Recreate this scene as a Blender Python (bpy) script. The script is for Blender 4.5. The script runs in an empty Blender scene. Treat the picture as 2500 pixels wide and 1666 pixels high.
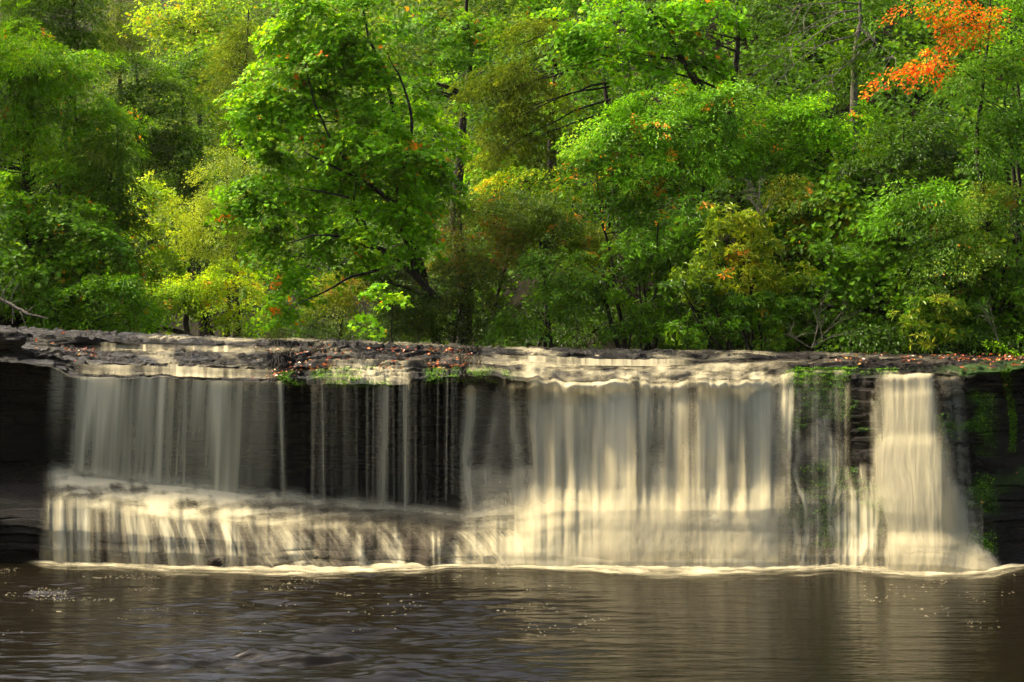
import bpy, math, random
import numpy as np
from math import radians

# ------------------------------------------------------------------ basics
F = 3472.0          # focal length in source pixels (image 2500 wide)
CX, HY = 1250.0, 790.0
CAMZ = 4.3
S = 1.0625          # measurements taken on a 2353 wide print
sc = bpy.context.scene
COL = sc.collection
RNG = np.random.default_rng(7)

def wx(px, d): return (px - CX) / F * d
def wz(py, d): return CAMZ - (py - HY) * d / F

def _h(ix, iy, iz, seed):
    h = (ix.astype(np.int64) * 374761393 + iy.astype(np.int64) * 668265263 + iz.astype(np.int64) * 2147483647 + seed * 974634777) & 0xffffffff
    h = ((h ^ (h >> 13)) * 1274126177) & 0xffffffff
    h = ((h ^ (h >> 16)) * 2246822519) & 0xffffffff
    h = h ^ (h >> 15)
    return (h & 0xffffff) / float(0xffffff)

def hash1(k, seed=0):
    k = np.asarray(k)
    return _h(k, k * 0 + 3, k * 0 + 5, seed)

def hash2(a, b, seed=0):
    a, b = np.broadcast_arrays(np.asarray(a), np.asarray(b))
    return _h(a, b, a * 0, seed)

def vn(x, y=0.0, z=0.0, seed=0):
    x, y, z = np.broadcast_arrays(np.asarray(x, float), np.asarray(y, float), np.asarray(z, float))
    xi, yi, zi = np.floor(x), np.floor(y), np.floor(z)
    xf, yf, zf = x - xi, y - yi, z - zi
    xf = xf * xf * (3 - 2 * xf); yf = yf * yf * (3 - 2 * yf); zf = zf * zf * (3 - 2 * zf)
    xi = xi.astype(np.int64); yi = yi.astype(np.int64); zi = zi.astype(np.int64)
    flat = bool(np.all(zf == 0))
    def L(a, b, t): return a + (b - a) * t
    def pl(k):
        return L(L(_h(xi, yi, zi + k, seed), _h(xi + 1, yi, zi + k, seed), xf),
                 L(_h(xi, yi + 1, zi + k, seed), _h(xi + 1, yi + 1, zi + k, seed), xf), yf)
    if flat: return pl(0)
    return L(pl(0), pl(1), zf)

def fbm(x, y=0.0, z=0.0, o=4, seed=0):
    r = 0; a = 0.5; t = 0
    for i in range(o):
        f = 2.03 ** i
        r = r + a * vn(np.asarray(x) * f, np.asarray(y) * f, np.asarray(z) * f, seed + i * 17); t += a; a *= 0.5
    return r / t

def sst(a, b, x):
    t = np.clip((np.asarray(x, float) - a) / (b - a), 0, 1)
    return t * t * (3 - 2 * t)

def mesh_obj(name, V, faces, mat, parent=None, smooth=False, fcol=None, vattr=None, uv=None):
    """faces: (M,k) array or list of such arrays; fcol (M,3) colour per face; vattr {name: (N,)}"""
    V = np.asarray(V, np.float32).reshape(-1, 3)
    if not isinstance(faces, list): faces = [faces]
    faces = [np.asarray(f, np.int32) for f in faces if len(f)]
    me = bpy.data.meshes.new(name)
    nl = sum(f.size for f in faces); nf = sum(len(f) for f in faces)
    me.vertices.add(len(V)); me.vertices.foreach_set('co', V.ravel())
    me.loops.add(nl); me.loops.foreach_set('vertex_index', np.concatenate([f.ravel() for f in faces]))
    me.polygons.add(nf)
    ls = []; st = 0
    for f in faces:
        ls.append(st + np.arange(len(f)) * f.shape[1]); st += f.size
    me.polygons.foreach_set('loop_start', np.concatenate(ls).astype(np.int32))
    me.polygons.foreach_set('use_smooth', np.full(nf, bool(smooth)))
    me.update(calc_edges=True)
    if fcol is not None:
        a = me.attributes.new('leafcol', 'FLOAT_COLOR', 'FACE')
        c = np.ones((nf, 4), np.float32); c[:, :3] = fcol
        a.data.foreach_set('color', c.ravel())
    if vattr:
        for k, v in vattr.items():
            a = me.attributes.new(k, 'FLOAT', 'POINT'); a.data.foreach_set('value', np.asarray(v, np.float32).ravel())
    me.materials.append(mat)
    o = bpy.data.objects.new(name, me); COL.objects.link(o)
    if parent: o.parent = parent
    return o

def grid_faces(nr, nc):
    i = np.arange(nr * nc).reshape(nr, nc)
    return np.stack([i[:-1, :-1], i[1:, :-1], i[1:, 1:], i[:-1, 1:]], -1).reshape(-1, 4)

def tag(o, label=None, cat=None, group=None, kind=None):
    if label: o['label'] = label
    if cat: o['category'] = cat
    if group: o['group'] = group
    if kind: o['kind'] = kind
    return o

def empty(name, loc):
    o = bpy.data.objects.new(name, None); COL.objects.link(o); o.location = loc; o.empty_display_size = 0.3
    return o

# ------------------------------------------------------------------ materials
def newmat(name):
    m = bpy.data.materials.new(name); m.use_nodes = True
    nt = m.node_tree; nt.nodes.clear()
    out = nt.nodes.new('ShaderNodeOutputMaterial')
    return m, nt, out

def N(nt, t, **kw):
    n = nt.nodes.new('ShaderNode' + t)
    for k, v in kw.items():
        if k in n.inputs: n.inputs[k].default_value = v
        else: setattr(n, k, v)
    return n

def leaf_material(name, rough=0.45, trans=0.35, spec=0.5, coat=0.0):
    m, nt, out = newmat(name)
    at = N(nt, 'Attribute', attribute_name='leafcol')
    geo = N(nt, 'NewGeometry')
    ns = N(nt, 'TexNoise'); ns.inputs['Scale'].default_value = 60
    nt.links.new(geo.outputs['Position'], ns.inputs['Vector'])
    hs = N(nt, 'HueSaturation')
    mr = N(nt, 'MapRange'); mr.inputs['To Min'].default_value = 0.8; mr.inputs['To Max'].default_value = 1.2
    nt.links.new(ns.outputs['Fac'], mr.inputs['Value'])
    nt.links.new(mr.outputs[0], hs.inputs['Value']); nt.links.new(at.outputs['Color'], hs.inputs['Color'])
    p = N(nt, 'BsdfPrincipled'); p.inputs['Roughness'].default_value = rough
    p.inputs['Specular IOR Level'].default_value = spec
    nt.links.new(hs.outputs[0], p.inputs['Base Color'])
    tr = N(nt, 'BsdfTranslucent')
    g = N(nt, 'Gamma'); g.inputs['Gamma'].default_value = 0.85
    nt.links.new(hs.outputs[0], g.inputs['Color']); nt.links.new(g.outputs[0], tr.inputs['Color'])
    mx = N(nt, 'MixShader'); mx.inputs[0].default_value = trans
    nt.links.new(p.outputs[0], mx.inputs[1]); nt.links.new(tr.outputs[0], mx.inputs[2])
    nt.links.new(mx.outputs[0], out.inputs['Surface'])
    return m

M_LEAF = leaf_material('soft_leaf', 0.55, 0.45, 0.08)
M_GLOSSY = leaf_material('glossy_leaf', 0.42, 0.35, 0.16)
M_NEEDLE = leaf_material('needle_leaf', 0.6, 0.4, 0.06)
M_LITTER = leaf_material('fallen_leaf', 0.4, 0.12, 0.5)
M_MOSS = leaf_material('moss_leaf', 0.6, 0.3, 0.3)

def bark_material(name, c1, c2):
    m, nt, out = newmat(name)
    tc = N(nt, 'TexCoord')
    mp = N(nt, 'Mapping'); mp.inputs['Scale'].default_value = (9, 9, 2.5)
    nt.links.new(tc.outputs['Object'], mp.inputs['Vector'])
    ns = N(nt, 'TexNoise'); ns.inputs['Scale'].default_value = 2.5; ns.inputs['Detail'].default_value = 6
    nt.links.new(mp.outputs[0], ns.inputs['Vector'])
    cr = N(nt, 'ValToRGB'); cr.color_ramp.elements[0].color = (*c1, 1); cr.color_ramp.elements[1].color = (*c2, 1)
    cr.color_ramp.elements[0].position = 0.35; cr.color_ramp.elements[1].position = 0.65
    nt.links.new(ns.outputs['Fac'], cr.inputs[0])
    p = N(nt, 'BsdfPrincipled'); p.inputs['Roughness'].default_value = 0.9; p.inputs['Specular IOR Level'].default_value = 0.15
    bp = N(nt, 'Bump'); bp.inputs['Strength'].default_value = 0.6; bp.inputs['Distance'].default_value = 0.02
    nt.links.new(ns.outputs['Fac'], bp.inputs['Height']); nt.links.new(bp.outputs[0], p.inputs['Normal'])
    nt.links.new(cr.outputs[0], p.inputs['Base Color']); nt.links.new(p.outputs[0], out.inputs['Surface'])
    return m
M_BARK = bark_material('dark_bark', (0.008, 0.006, 0.004), (0.028, 0.021, 0.014))
M_PALEBARK = bark_material('pale_bark', (0.05, 0.044, 0.03), (0.17, 0.145, 0.10))
M_REDBARK = bark_material('weathered_wood', (0.06, 0.035, 0.02), (0.22, 0.13, 0.07))

def rock_material(name='wet_rock'):
    m, nt, out = newmat(name)
    tc = N(nt, 'TexCoord')
    mp = N(nt, 'Mapping'); mp.inputs['Scale'].default_value = (1.0, 1.0, 4.5)
    nt.links.new(tc.outputs['Object'], mp.inputs['Vector'])
    n1 = N(nt, 'TexNoise'); n1.inputs['Scale'].default_value = 2.2; n1.inputs['Detail'].default_value = 9; n1.inputs['Roughness'].default_value = 0.65
    n2 = N(nt, 'TexNoise'); n2.inputs['Scale'].default_value = 14; n2.inputs['Detail'].default_value = 6; n2.inputs['Roughness'].default_value = 0.7
    nt.links.new(mp.outputs[0], n1.inputs['Vector']); nt.links.new(mp.outputs[0], n2.inputs['Vector'])
    cr = N(nt, 'ValToRGB')
    e = cr.color_ramp.elements
    e[0].position = 0.3; e[0].color = (0.0015, 0.0012, 0.001, 1)
    e[1].position = 0.75; e[1].color = (0.012, 0.008, 0.0055, 1)
    x = e.new(0.52); x.color = (0.0045, 0.0034, 0.0026, 1)
    nt.links.new(n1.outputs['Fac'], cr.inputs[0])
    # mineral brown on the water-worn shelf, green film where moss grows
    at = N(nt, 'Attribute', attribute_name='worn')
    mb = N(nt, 'MixRGB'); mb.inputs[2].default_value = (0.040, 0.027, 0.016, 1)
    mm = N(nt, 'Math', operation='MULTIPLY'); nt.links.new(at.outputs['Fac'], mm.inputs[0]); nt.links.new(n2.outputs['Fac'], mm.inputs[1])
    nt.links.new(mm.outputs[0], mb.inputs[0]); nt.links.new(cr.outputs[0], mb.inputs[1])
    am = N(nt, 'Attribute', attribute_name='moss')
    mg = N(nt, 'MixRGB'); mg.inputs[2].default_value = (0.024, 0.062, 0.005, 1)
    nt.links.new(am.outputs['Fac'], mg.inputs[0]); nt.links.new(mb.outputs[0], mg.inputs[1])
    p = N(nt, 'BsdfPrincipled'); p.inputs['Specular IOR Level'].default_value = 0.11
    nt.links.new(mg.outputs[0], p.inputs['Base Color'])
    rr = N(nt, 'MapRange'); rr.inputs['From Min'].default_value = 0.3; rr.inputs['From Max'].default_value = 0.7
    rr.inputs['To Min'].default_value = 0.25; rr.inputs['To Max'].default_value = 0.75
    nt.links.new(n2.outputs['Fac'], rr.inputs['Value'])
    ge = N(nt, 'NewGeometry'); sx = N(nt, 'SeparateXYZ'); nt.links.new(ge.outputs['Normal'], sx.inputs[0])
    wet = N(nt, 'MapRange'); wet.inputs['From Min'].default_value = .75; wet.inputs['From Max'].default_value = .97
    nt.links.new(sx.outputs['Z'], wet.inputs['Value'])
    rm = N(nt, 'Mix'); nt.links.new(wet.outputs[0], rm.inputs[0]); nt.links.new(rr.outputs[0], rm.inputs[2])
    r2 = N(nt, 'MapRange'); r2.inputs['From Min'].default_value = .35; r2.inputs['From Max'].default_value = .65; r2.inputs['To Min'].default_value = .22; r2.inputs['To Max'].default_value = .6
    nt.links.new(n1.outputs['Fac'], r2.inputs['Value']); nt.links.new(r2.outputs[0], rm.inputs[3]); nt.links.new(rm.outputs[0], p.inputs['Roughness'])
    sm_ = N(nt, 'MapRange'); sm_.inputs['To Min'].default_value = .09; sm_.inputs['To Max'].default_value = .16
    nt.links.new(wet.outputs[0], sm_.inputs['Value']); nt.links.new(sm_.outputs[0], p.inputs['Specular IOR Level'])
    bp = N(nt, 'Bump'); bp.inputs['Strength'].default_value = 0.8; bp.inputs['Distance'].default_value = 0.04
    ad = N(nt, 'Math', operation='ADD'); nt.links.new(n1.outputs['Fac'], ad.inputs[0]); nt.links.new(n2.outputs['Fac'], ad.inputs[1])
    nt.links.new(ad.outputs[0], bp.inputs['Height']); nt.links.new(bp.outputs[0], p.inputs['Normal'])
    nt.links.new(p.outputs[0], out.inputs['Surface'])
    return m
M_ROCK = rock_material()

def fall_material(name='white_water'):
    m, nt, out = newmat(name)
    at = N(nt, 'Attribute', attribute_name='dens')
    d = N(nt, 'BsdfDiffuse'); d.inputs['Color'].default_value = (0.59, 0.52, 0.325, 1)
    t = N(nt, 'BsdfTranslucent'); t.inputs['Color'].default_value = (0.59, 0.52, 0.325, 1)
    w = N(nt, 'MixShader'); w.inputs[0].default_value = 0.3
    nt.links.new(d.outputs[0], w.inputs[1]); nt.links.new(t.outputs[0], w.inputs[2])
    tr = N(nt, 'BsdfTransparent')
    mx = N(nt, 'MixShader')
    nt.links.new(at.outputs['Fac'], mx.inputs[0]); nt.links.new(tr.outputs[0], mx.inputs[1]); nt.links.new(w.outputs[0], mx.inputs[2])
    nt.links.new(mx.outputs[0], out.inputs['Surface'])
    return m
M_FALL = fall_material()

def water_material(name, base, rough, bscale, bstr, stretch=6.0):
    m, nt, out = newmat(name)
    tc = N(nt, 'TexCoord')
    p = N(nt, 'BsdfPrincipled'); p.inputs['Base Color'].default_value = (*base, 1)
    p.inputs['Roughness'].default_value = rough; p.inputs['IOR'].default_value = 1.333
    p.inputs['Specular IOR Level'].default_value = 0.21
    hs = []
    for k, (s, a) in enumerate(((1.0, 1.0), (3.1, 0.45))):
        mp = N(nt, 'Mapping'); mp.inputs['Scale'].default_value = (bscale * s, bscale * s * stretch, 1)
        nt.links.new(tc.outputs['Object'], mp.inputs['Vector'])
        n = N(nt, 'TexNoise'); n.inputs['Scale'].default_value = 1.0; n.inputs['Detail'].default_value = 3; n.inputs['Distortion'].default_value = 0.3
        nt.links.new(mp.outputs[0], n.inputs['Vector'])
        q = N(nt, 'Math', operation='MULTIPLY'); q.inputs[1].default_value = a
        nt.links.new(n.outputs['Fac'], q.inputs[0]); hs.append(q)
    ad = N(nt, 'Math', operation='ADD'); nt.links.new(hs[0].outputs[0], ad.inputs[0]); nt.links.new(hs[1].outputs[0], ad.inputs[1])
    bp = N(nt, 'Bump'); bp.inputs['Strength'].default_value = bstr; bp.inputs['Distance'].default_value = 0.03
    nt.links.new(ad.outputs[0], bp.inputs['Height']); nt.links.new(bp.outputs[0], p.inputs['Normal'])
    nt.links.new(p.outputs[0], out.inputs['Surface'])
    return m
M_POOL = water_material('pool_water', (0.006, 0.0045, 0.0022), 0.13, 1.3, 0.45)
M_RIVER = water_material('river_water', (0.02, 0.016, 0.008), 0.2, 1.5, 0.5, 3)

def ground_material():
    m, nt, out = newmat('forest_floor')
    tc = N(nt, 'TexCoord')
    n1 = N(nt, 'TexNoise'); n1.inputs['Scale'].default_value = 1.2; n1.inputs['Detail'].default_value = 8
    nt.links.new(tc.outputs['Object'], n1.inputs['Vector'])
    cr = N(nt, 'ValToRGB'); e = cr.color_ramp.elements
    e[0].position = 0.35; e[0].color = (0.004, 0.004, 0.002, 1); e[1].position = 0.7; e[1].color = (0.014, 0.011, 0.005, 1)
    nt.links.new(n1.outputs['Fac'], cr.inputs[0])
    p = N(nt, 'BsdfPrincipled'); p.inputs['Roughness'].default_value = 0.95; p.inputs['Specular IOR Level'].default_value = 0.05
    bp = N(nt, 'Bump'); bp.inputs['Distance'].default_value = 0.1
    nt.links.new(n1.outputs['Fac'], bp.inputs['Height']); nt.links.new(bp.outputs[0], p.inputs['Normal'])
    nt.links.new(cr.outputs[0], p.inputs['Base Color']); nt.links.new(p.outputs[0], out.inputs['Surface'])
    return m
M_GROUND = ground_material()

# ------------------------------------------------------------------ terrain
RBX = np.array([-60, -30, -19.0, -10.5, -2.35, 2.46, 7.2, 10.26, 16, 40])
RBY = np.array([105, 88, 80.0, 60.0, 43.0, 36.0, 29.8, 28.9, 27.5, 25])
def yb_right(x): return np.interp(x, RBX, RBY)
LBY = np.array([0, 26, 30, 34, 40, 50, 60, 78, 120])
LBX = np.array([-12.5, -12.5, -12.2, -10.6, -10.8, -14, -18, -32, -70])
def xb_left(y): return np.interp(y, LBY, LBX)

def gz(x, y):
    x, y = np.broadcast_arrays(np.asarray(x, float), np.asarray(y, float))
    bed = np.where(y > 28.9, 3.2, -1.1)
    yb = yb_right(x)
    r = y - yb
    right = 3.62 + 0.25 * sst(0, 0.6, r) + 0.56 * np.clip(r - 0.5, 0, None) ** 1.02
    l = xb_left(y) - x
    left = np.where(y > 28.9, 3.9, np.clip(3.9 - (26 - y) * 0.5, 1.0, 3.9)) + 0.75 * np.clip(l - 0.4, 0, None)
    z = np.where((r > -0.2) & (y > 27), right, bed)
    z = np.where((l > 0), np.maximum(z, left), z)
    # banks round the pool and behind the camera
    side = np.clip(np.abs(x) - 13.0, 0, None)
    z = np.where((y <= 27) & (x > 13), np.minimum(0.9 * side - 0.6, 8 + 0.1 * side), z)
    back = np.clip(6 - y, 0, None)
    z = np.where(y < 6, np.maximum(z, np.minimum(-1.1 + 0.6 * back, 2.6)), z)
    z = z + (fbm(x * 0.25, y * 0.25, seed=3) - 0.5) * np.clip((z - 3.6) * 0.25, 0, 1.6)
    cap = 3.4 + np.clip(y, 0, 200) * (0.20 + .12 * sst(-2, 8, x) + .04 * sst(-12, -22, x))
    return np.where(y > 29, np.minimum(z, cap), np.minimum(z, 12))

def axis(*segs):
    a = [np.arange(s, e, st) for s, e, st in segs]
    return np.concatenate(a + [[segs[-1][1]]])
gx = axis((-300, -60, 12), (-60, -24, 1.5), (-24, 24, 0.4), (24, 60, 1.5), (60, 300, 12))
gy = axis((-120, 0, 8), (0, 24, 0.8), (24, 60, 0.4), (60, 130, 1.0), (130, 400, 10))
GX, GY = np.meshgrid(gx, gy)
GZ = gz(GX, GY)
g = mesh_obj('ground', np.stack([GX, GY, GZ], -1), grid_faces(len(gy), len(gx))[:, ::-1], M_GROUND, smooth=True)
tag(g, 'dark leaf-strewn forest floor rising from both banks of the river', 'ground', kind='structure')

# ------------------------------------------------------------------ rock ledge profile: (y px, depth m) per key column
KEYS = {
 0:   [(800,30),(815,28.6),(828,28.5),(862,27.2),(872,27.1),(886,26.5),(905,26.9),(1020,27.4),(1132,27.6),(1180,26.2),(1228,25.2),(1300,25.15),(1372,25.3)],
 110: [(806,30),(824,28.7),(838,28.6),(872,27.2),(882,27.15),(890,26.7),(905,27.1),(1020,27.5),(1130,27.7),(1180,26.2),(1235,25.1),(1300,25.05),(1375,25.1)],
 180: [(810,30),(828,28.8),(850,28.7),(888,27.3),(905,27.2),(920,26.8),(940,27.3),(1030,27.6),(1135,27.8),(1182,26.2),(1236,25.1),(1300,25.0),(1377,24.95)],
 235: [(813,30),(832,28.8),(858,28.7),(893,27.3),(915,27.2),(925,26.8),(948,27.4),(1040,27.7),(1140,27.8),(1186,26.2),(1240,25.1),(1300,24.95),(1378,24.85)],
 420: [(822,30),(836,28.9),(858,28.8),(896,27.3),(917,27.2),(926,26.8),(948,27.4),(1050,27.7),(1165,27.7),(1206,26.1),(1262,25.0),(1310,24.8),(1380,24.6)],
 640: [(833,30),(843,28.9),(859,28.8),(905,27.2),(925,27.1),(933,26.7),(952,27.3),(1080,27.8),(1190,27.5),(1236,26.0),(1285,25.0),(1330,24.75),(1381,24.5)],
 780: [(838,30),(846,28.8),(862,28.7),(890,27.5),(908,27.4),(940,26.6),(960,27.2),(1090,27.7),(1216,27.2),(1246,26.2),(1290,25.1),(1335,24.8),(1382,24.5)],
 1000:[(846,30),(852,28.8),(866,28.7),(895,27.4),(912,27.3),(940,26.6),(960,27.1),(1090,27.5),(1236,27.0),(1258,26.4),(1295,25.3),(1340,24.95),(1382,24.7)],
 1120:[(849,30),(860,29),(868,28.9),(895,27.6),(907,27.5),(920,26.8),(945,27.2),(1080,27.2),(1252,26.5),(1270,25.9),(1300,25.3),(1345,25.0),(1382,24.75)],
 1250:[(852,30),(866,28.7),(884,28.6),(900,27.5),(908,27.4),(924,26.7),(960,27.0),(1085,26.9),(1200,26.5),(1268,25.7),(1300,25.2),(1345,24.95),(1384,24.7)],
 1400:[(856,30),(870,28.6),(896,28.4),(912,27.4),(922,27.1),(938,26.5),(975,26.6),(1090,26.4),(1190,26.1),(1240,25.6),(1292,25.2),(1345,24.95),(1386,24.65)],
 1600:[(859,30),(872,28.6),(898,28.4),(914,27.4),(925,27.1),(940,26.5),(975,26.5),(1090,26.2),(1190,25.9),(1240,25.5),(1292,25.1),(1345,24.85),(1388,24.55)],
 1800:[(861,30),(874,28.6),(888,28.5),(910,27.4),(920,27.1),(938,26.5),(975,26.4),(1090,26.1),(1190,25.8),(1240,25.4),(1292,25.1),(1345,24.8),(1388,24.5)],
 1930:[(862,30),(876,28.6),(884,28.5),(900,27.4),(910,27.3),(930,26.9),(965,26.7),(1080,26.2),(1180,25.8),(1240,25.45),(1300,25.15),(1345,24.9),(1388,24.55)],
 2060:[(866,29.6),(876,28.6),(882,28.5),(892,27.5),(902,27.4),(922,27.1),(965,26.9),(1080,26.4),(1180,25.9),(1240,25.6),(1300,25.2),(1345,25.0),(1390,24.6)],
 2150:[(870,29.2),(878,28.4),(884,28.3),(900,27.5),(908,27.3),(922,27.0),(960,26.7),(1080,26.2),(1180,25.7),(1245,25.35),(1300,25.0),(1345,24.7),(1392,24.4)],
 2300:[(873,29),(881,28.2),(886,28.1),(901,27.4),(909,27.2),(918,26.9),(950,26.5),(1080,26.1),(1180,25.6),(1255,25.3),(1310,24.9),(1350,24.5),(1393,24.2)],
 2380:[(874,28.8),(880,28.2),(885,28.1),(900,27.3),(905,27.1),(912,26.8),(935,26.9),(1060,26.8),(1180,26.3),(1260,25.9),(1320,25.2),(1365,24.7),(1398,24.2)],
 2500:[(876,28.7),(880,28.2),(884,28.0),(895,27.2),(899,27.1),(905,26.7),(920,26.9),(1050,26.8),(1180,26.4),(1260,26.1),(1330,25.6),(1370,25.2),(1402,24.7)],
}
KP = np.array(sorted(KEYS))
KD = np.array([[d for _, d in KEYS[k]] for k in KP], float)
lft_ = 1 - sst(1200, 1450, KP)
KD[:, 9] += .15 * lft_; KD[:, 10] += .25 + .30 * lft_; KD[:, 11] += .28; KD[:, 12] += .35
KZ = np.array([[wz(y, KD[i, j]) for j, (y, d) in enumerate(KEYS[k])] for i, k in enumerate(KP)], float)
# extra points: -1 (buried upstream) and 13 (below the pool)
KD = np.concatenate([KD[:, :1] + 3.0, KD, KD[:, -1:]], 1)
KZ = np.concatenate([np.minimum(KZ[:, :1] - 0.1, 3.3), KZ, np.full((len(KP), 1), -0.9)], 1)

def prof(px, s, smooth=0.0):
    """depth and height of the bare ledge at column px (array) and profile position s in [-1, 13] (arrays broadcast)"""
    px, s = np.broadcast_arrays(np.asarray(px, float), np.asarray(s, float))
    p = np.clip(px, KP[0], KP[-1])
    k = np.clip(np.searchsorted(KP, p, side='right') - 1, 0, len(KP) - 2)
    t = (p - KP[k]) / (KP[k + 1] - KP[k]); t = t * t * (3 - 2 * t) * 0.5 + t * 0.5
    q = np.clip(s + 1, 0, 14 - 1e-6); i = np.floor(q).astype(int); f = q - i
    def g(A):
        a = A[k, i] * (1 - f) + A[k, i + 1] * f
        b = A[k + 1, i] * (1 - f) + A[k + 1, i + 1] * f
        return a * (1 - t) + b * t
    D, Z = g(KD), g(KZ)
    # uneven brow and shelf edge
    b1 = np.exp(-((s - 4.9) / 1.3) ** 2) * (.45 + .55 * sst(1180, 1300, px)) * (1 - .6 * sst(1900, 2000, px))
    b2 = np.exp(-((s - 10.0) / .9) ** 2) * (1 - sst(1400, 1500, px)) * sst(60, 140, px)
    b3 = 1.3 * np.exp(-((s - 7.8) / .9) ** 2) * sst(1250, 1350, px) * (1 - sst(1900, 1960, px))
    n1 = fbm(px / 75.0, seed=71, o=4) - .5; n2 = fbm(px / 60.0, seed=72, o=4) - .5; n3 = fbm(px / 50.0, seed=73, o=3) - .5
    D = D - .75 * n1 * b1 - .5 * n2 * b2 - .5 * n3 * b3
    Z = Z + .20 * n3 * b1 + .12 * (fbm(px / 40.0, seed=74, o=3) - .5) * b2 + .35 * n2 * b3
    return D, Z

def stratadisp(x, z):
    zz = z + 0.028 * x + 0.05 * (fbm(x * 0.6, 0.0, seed=21) - 0.5)
    q = zz / 0.13 + 3.2 * vn(zz * 2.3, x * 0.25, seed=5) + 1.5 * vn(x * 0.9, zz * 2.2, seed=8)
    k = np.floor(q); f = q - k
    ki = k.astype(np.int64)
    ln = 0.35 + 1.3 * hash1(ki, 31)
    u = x / ln + 17 * hash1(ki, 32)
    ui = np.floor(u); uf = u - ui
    a = hash2(ui.astype(np.int64), ki, 33); b = hash2(ui.astype(np.int64) + 1, ki, 33)
    blk = a + (b - a) * sst(0.86, 1.0, uf)
    prot = 0.55 * hash1(ki, 34) + 0.6 * blk + 0.35 * (fbm(x * 2.5, z * 7, seed=40) - 0.5)
    groove = np.exp(-(f / 0.10) ** 2) + np.exp(-((1 - f) / 0.10) ** 2)
    return prot - 0.35 * groove * sst(.3, .6, vn(x * 1.3, zz * 4, seed=9))

def mosszone(px):   # strongly stepped part between the two right falls
    return sst(1880, 1960, px) * (1 - sst(2380, 2450, px))

def ledge(px, s):
    D, Z = prof(px, s)
    k_ = sst(8.9, 9.4, s) * (1 - sst(11.4, 11.9, s)) * (1 - sst(1350, 1450, px))
    Da, Za = prof(px, s - .55); Db, Zb = prof(px, s + .55)
    D = D * (1 - .66 * k_) + .33 * k_ * (Da + Db); Z = Z * (1 - .66 * k_) + .33 * k_ * (Za + Zb)
    e = 0.03
    D1, Z1 = prof(px, s - e); D2, Z2 = prof(px, s + e)
    dz, dd = np.abs(Z2 - Z1), np.abs(D2 - D1)
    w = dz / (dz + dd + 1e-6)
    w = sst(0.25, 0.75, w)
    x = wx(px, D)
    amp = np.where(s > 9.5, 0.07, 0.13) 
    dome = sst(700, 800, px) * (1 - sst(1250, 1350, px)) * (s > 8.2)
    amp = amp * (1 - 0.2 * dome)
    st = stratadisp(x, Z)
    zone = np.clip(mosszone(px) * (s > 5) + 0.9 * sst(6.8, 7.4, s) * sst(1000, 1090, px) * (s < 9.4) * (1 - sst(1290, 1390, px)), 0, 1)
    h_ = 0.13 + .07 * sst(2040, 2080, px)
    tt = Z / h_ + 1.6 * vn(Z * 1.9, x * .3, seed=65) + 2.0 * hash1(np.floor(x / .33 + 1.5 * vn(Z * 3, x * 2, seed=64)).astype(np.int64), 68) + .5 * vn(x * 5, Z * 3, seed=66)
    f_ = tt - np.floor(tt)
    slope = np.clip((D2 - D1) / np.where(np.abs(Z2 - Z1) < 1e-4, 1e-4, (Z2 - Z1)), 0, 2.5)
    cush = 1.3 * vn(x * 7, Z * 9, seed=69) * np.sin(np.pi * np.clip(f_ / .85, 0, 1)) ** .6 * (.4 + .9 * vn(x * 4.2 + 9 * np.floor(tt), np.floor(tt) * 3.3, seed=67))
    stair = slope * (-(f_ - .5) * h_ + h_ * sst(.80, 1, f_)) - .045 * cush
    D = D + zone * stair
    amp = amp * (1 - .45 * zone)
    D2_ = D - w * amp * (st - 0.4) - 0.10 * w * (fbm(x * 0.9, Z * 1.2, seed=60) - 0.5) * (s > 5.5)
    # lumpy boulders at the foot of the shelf
    foot = sst(9.6, 11.2, s) * (1 - sst(1350, 1500, px)) * sst(640, 760, px)
    D2_ = D2_ - foot * (.30 * (vn(x * 2.1, Z * .8, seed=63) - .5) + .14 * (vn(x * 6, Z * 2.5, seed=64) - .5))
    # thin slabs on flat parts
    hst = np.where(s < 5.2, 0.085 + .045 * sst(650, 720, px) * (1 - sst(1120, 1180, px)), 0.06)
    t = Z / hst + 6.5 * (fbm(x * 0.9, D * 1.3, seed=70, o=5) - 0.5)
    fr = t - np.floor(t)
    dzq = (np.floor(t) + sst(0.0, 0.22, fr) - t) * hst
    slab = (1 - w) * np.where((s > 7.9), 0.2, 1.0)
    Z3 = Z + dzq * slab * (s > -0.5) * (s < 11) + (1 - w) * 0.02 * (fbm(x * 5, D * 5, seed=77) - 0.5)
    return wx(px, D) , D2_, Z3, w

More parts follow.
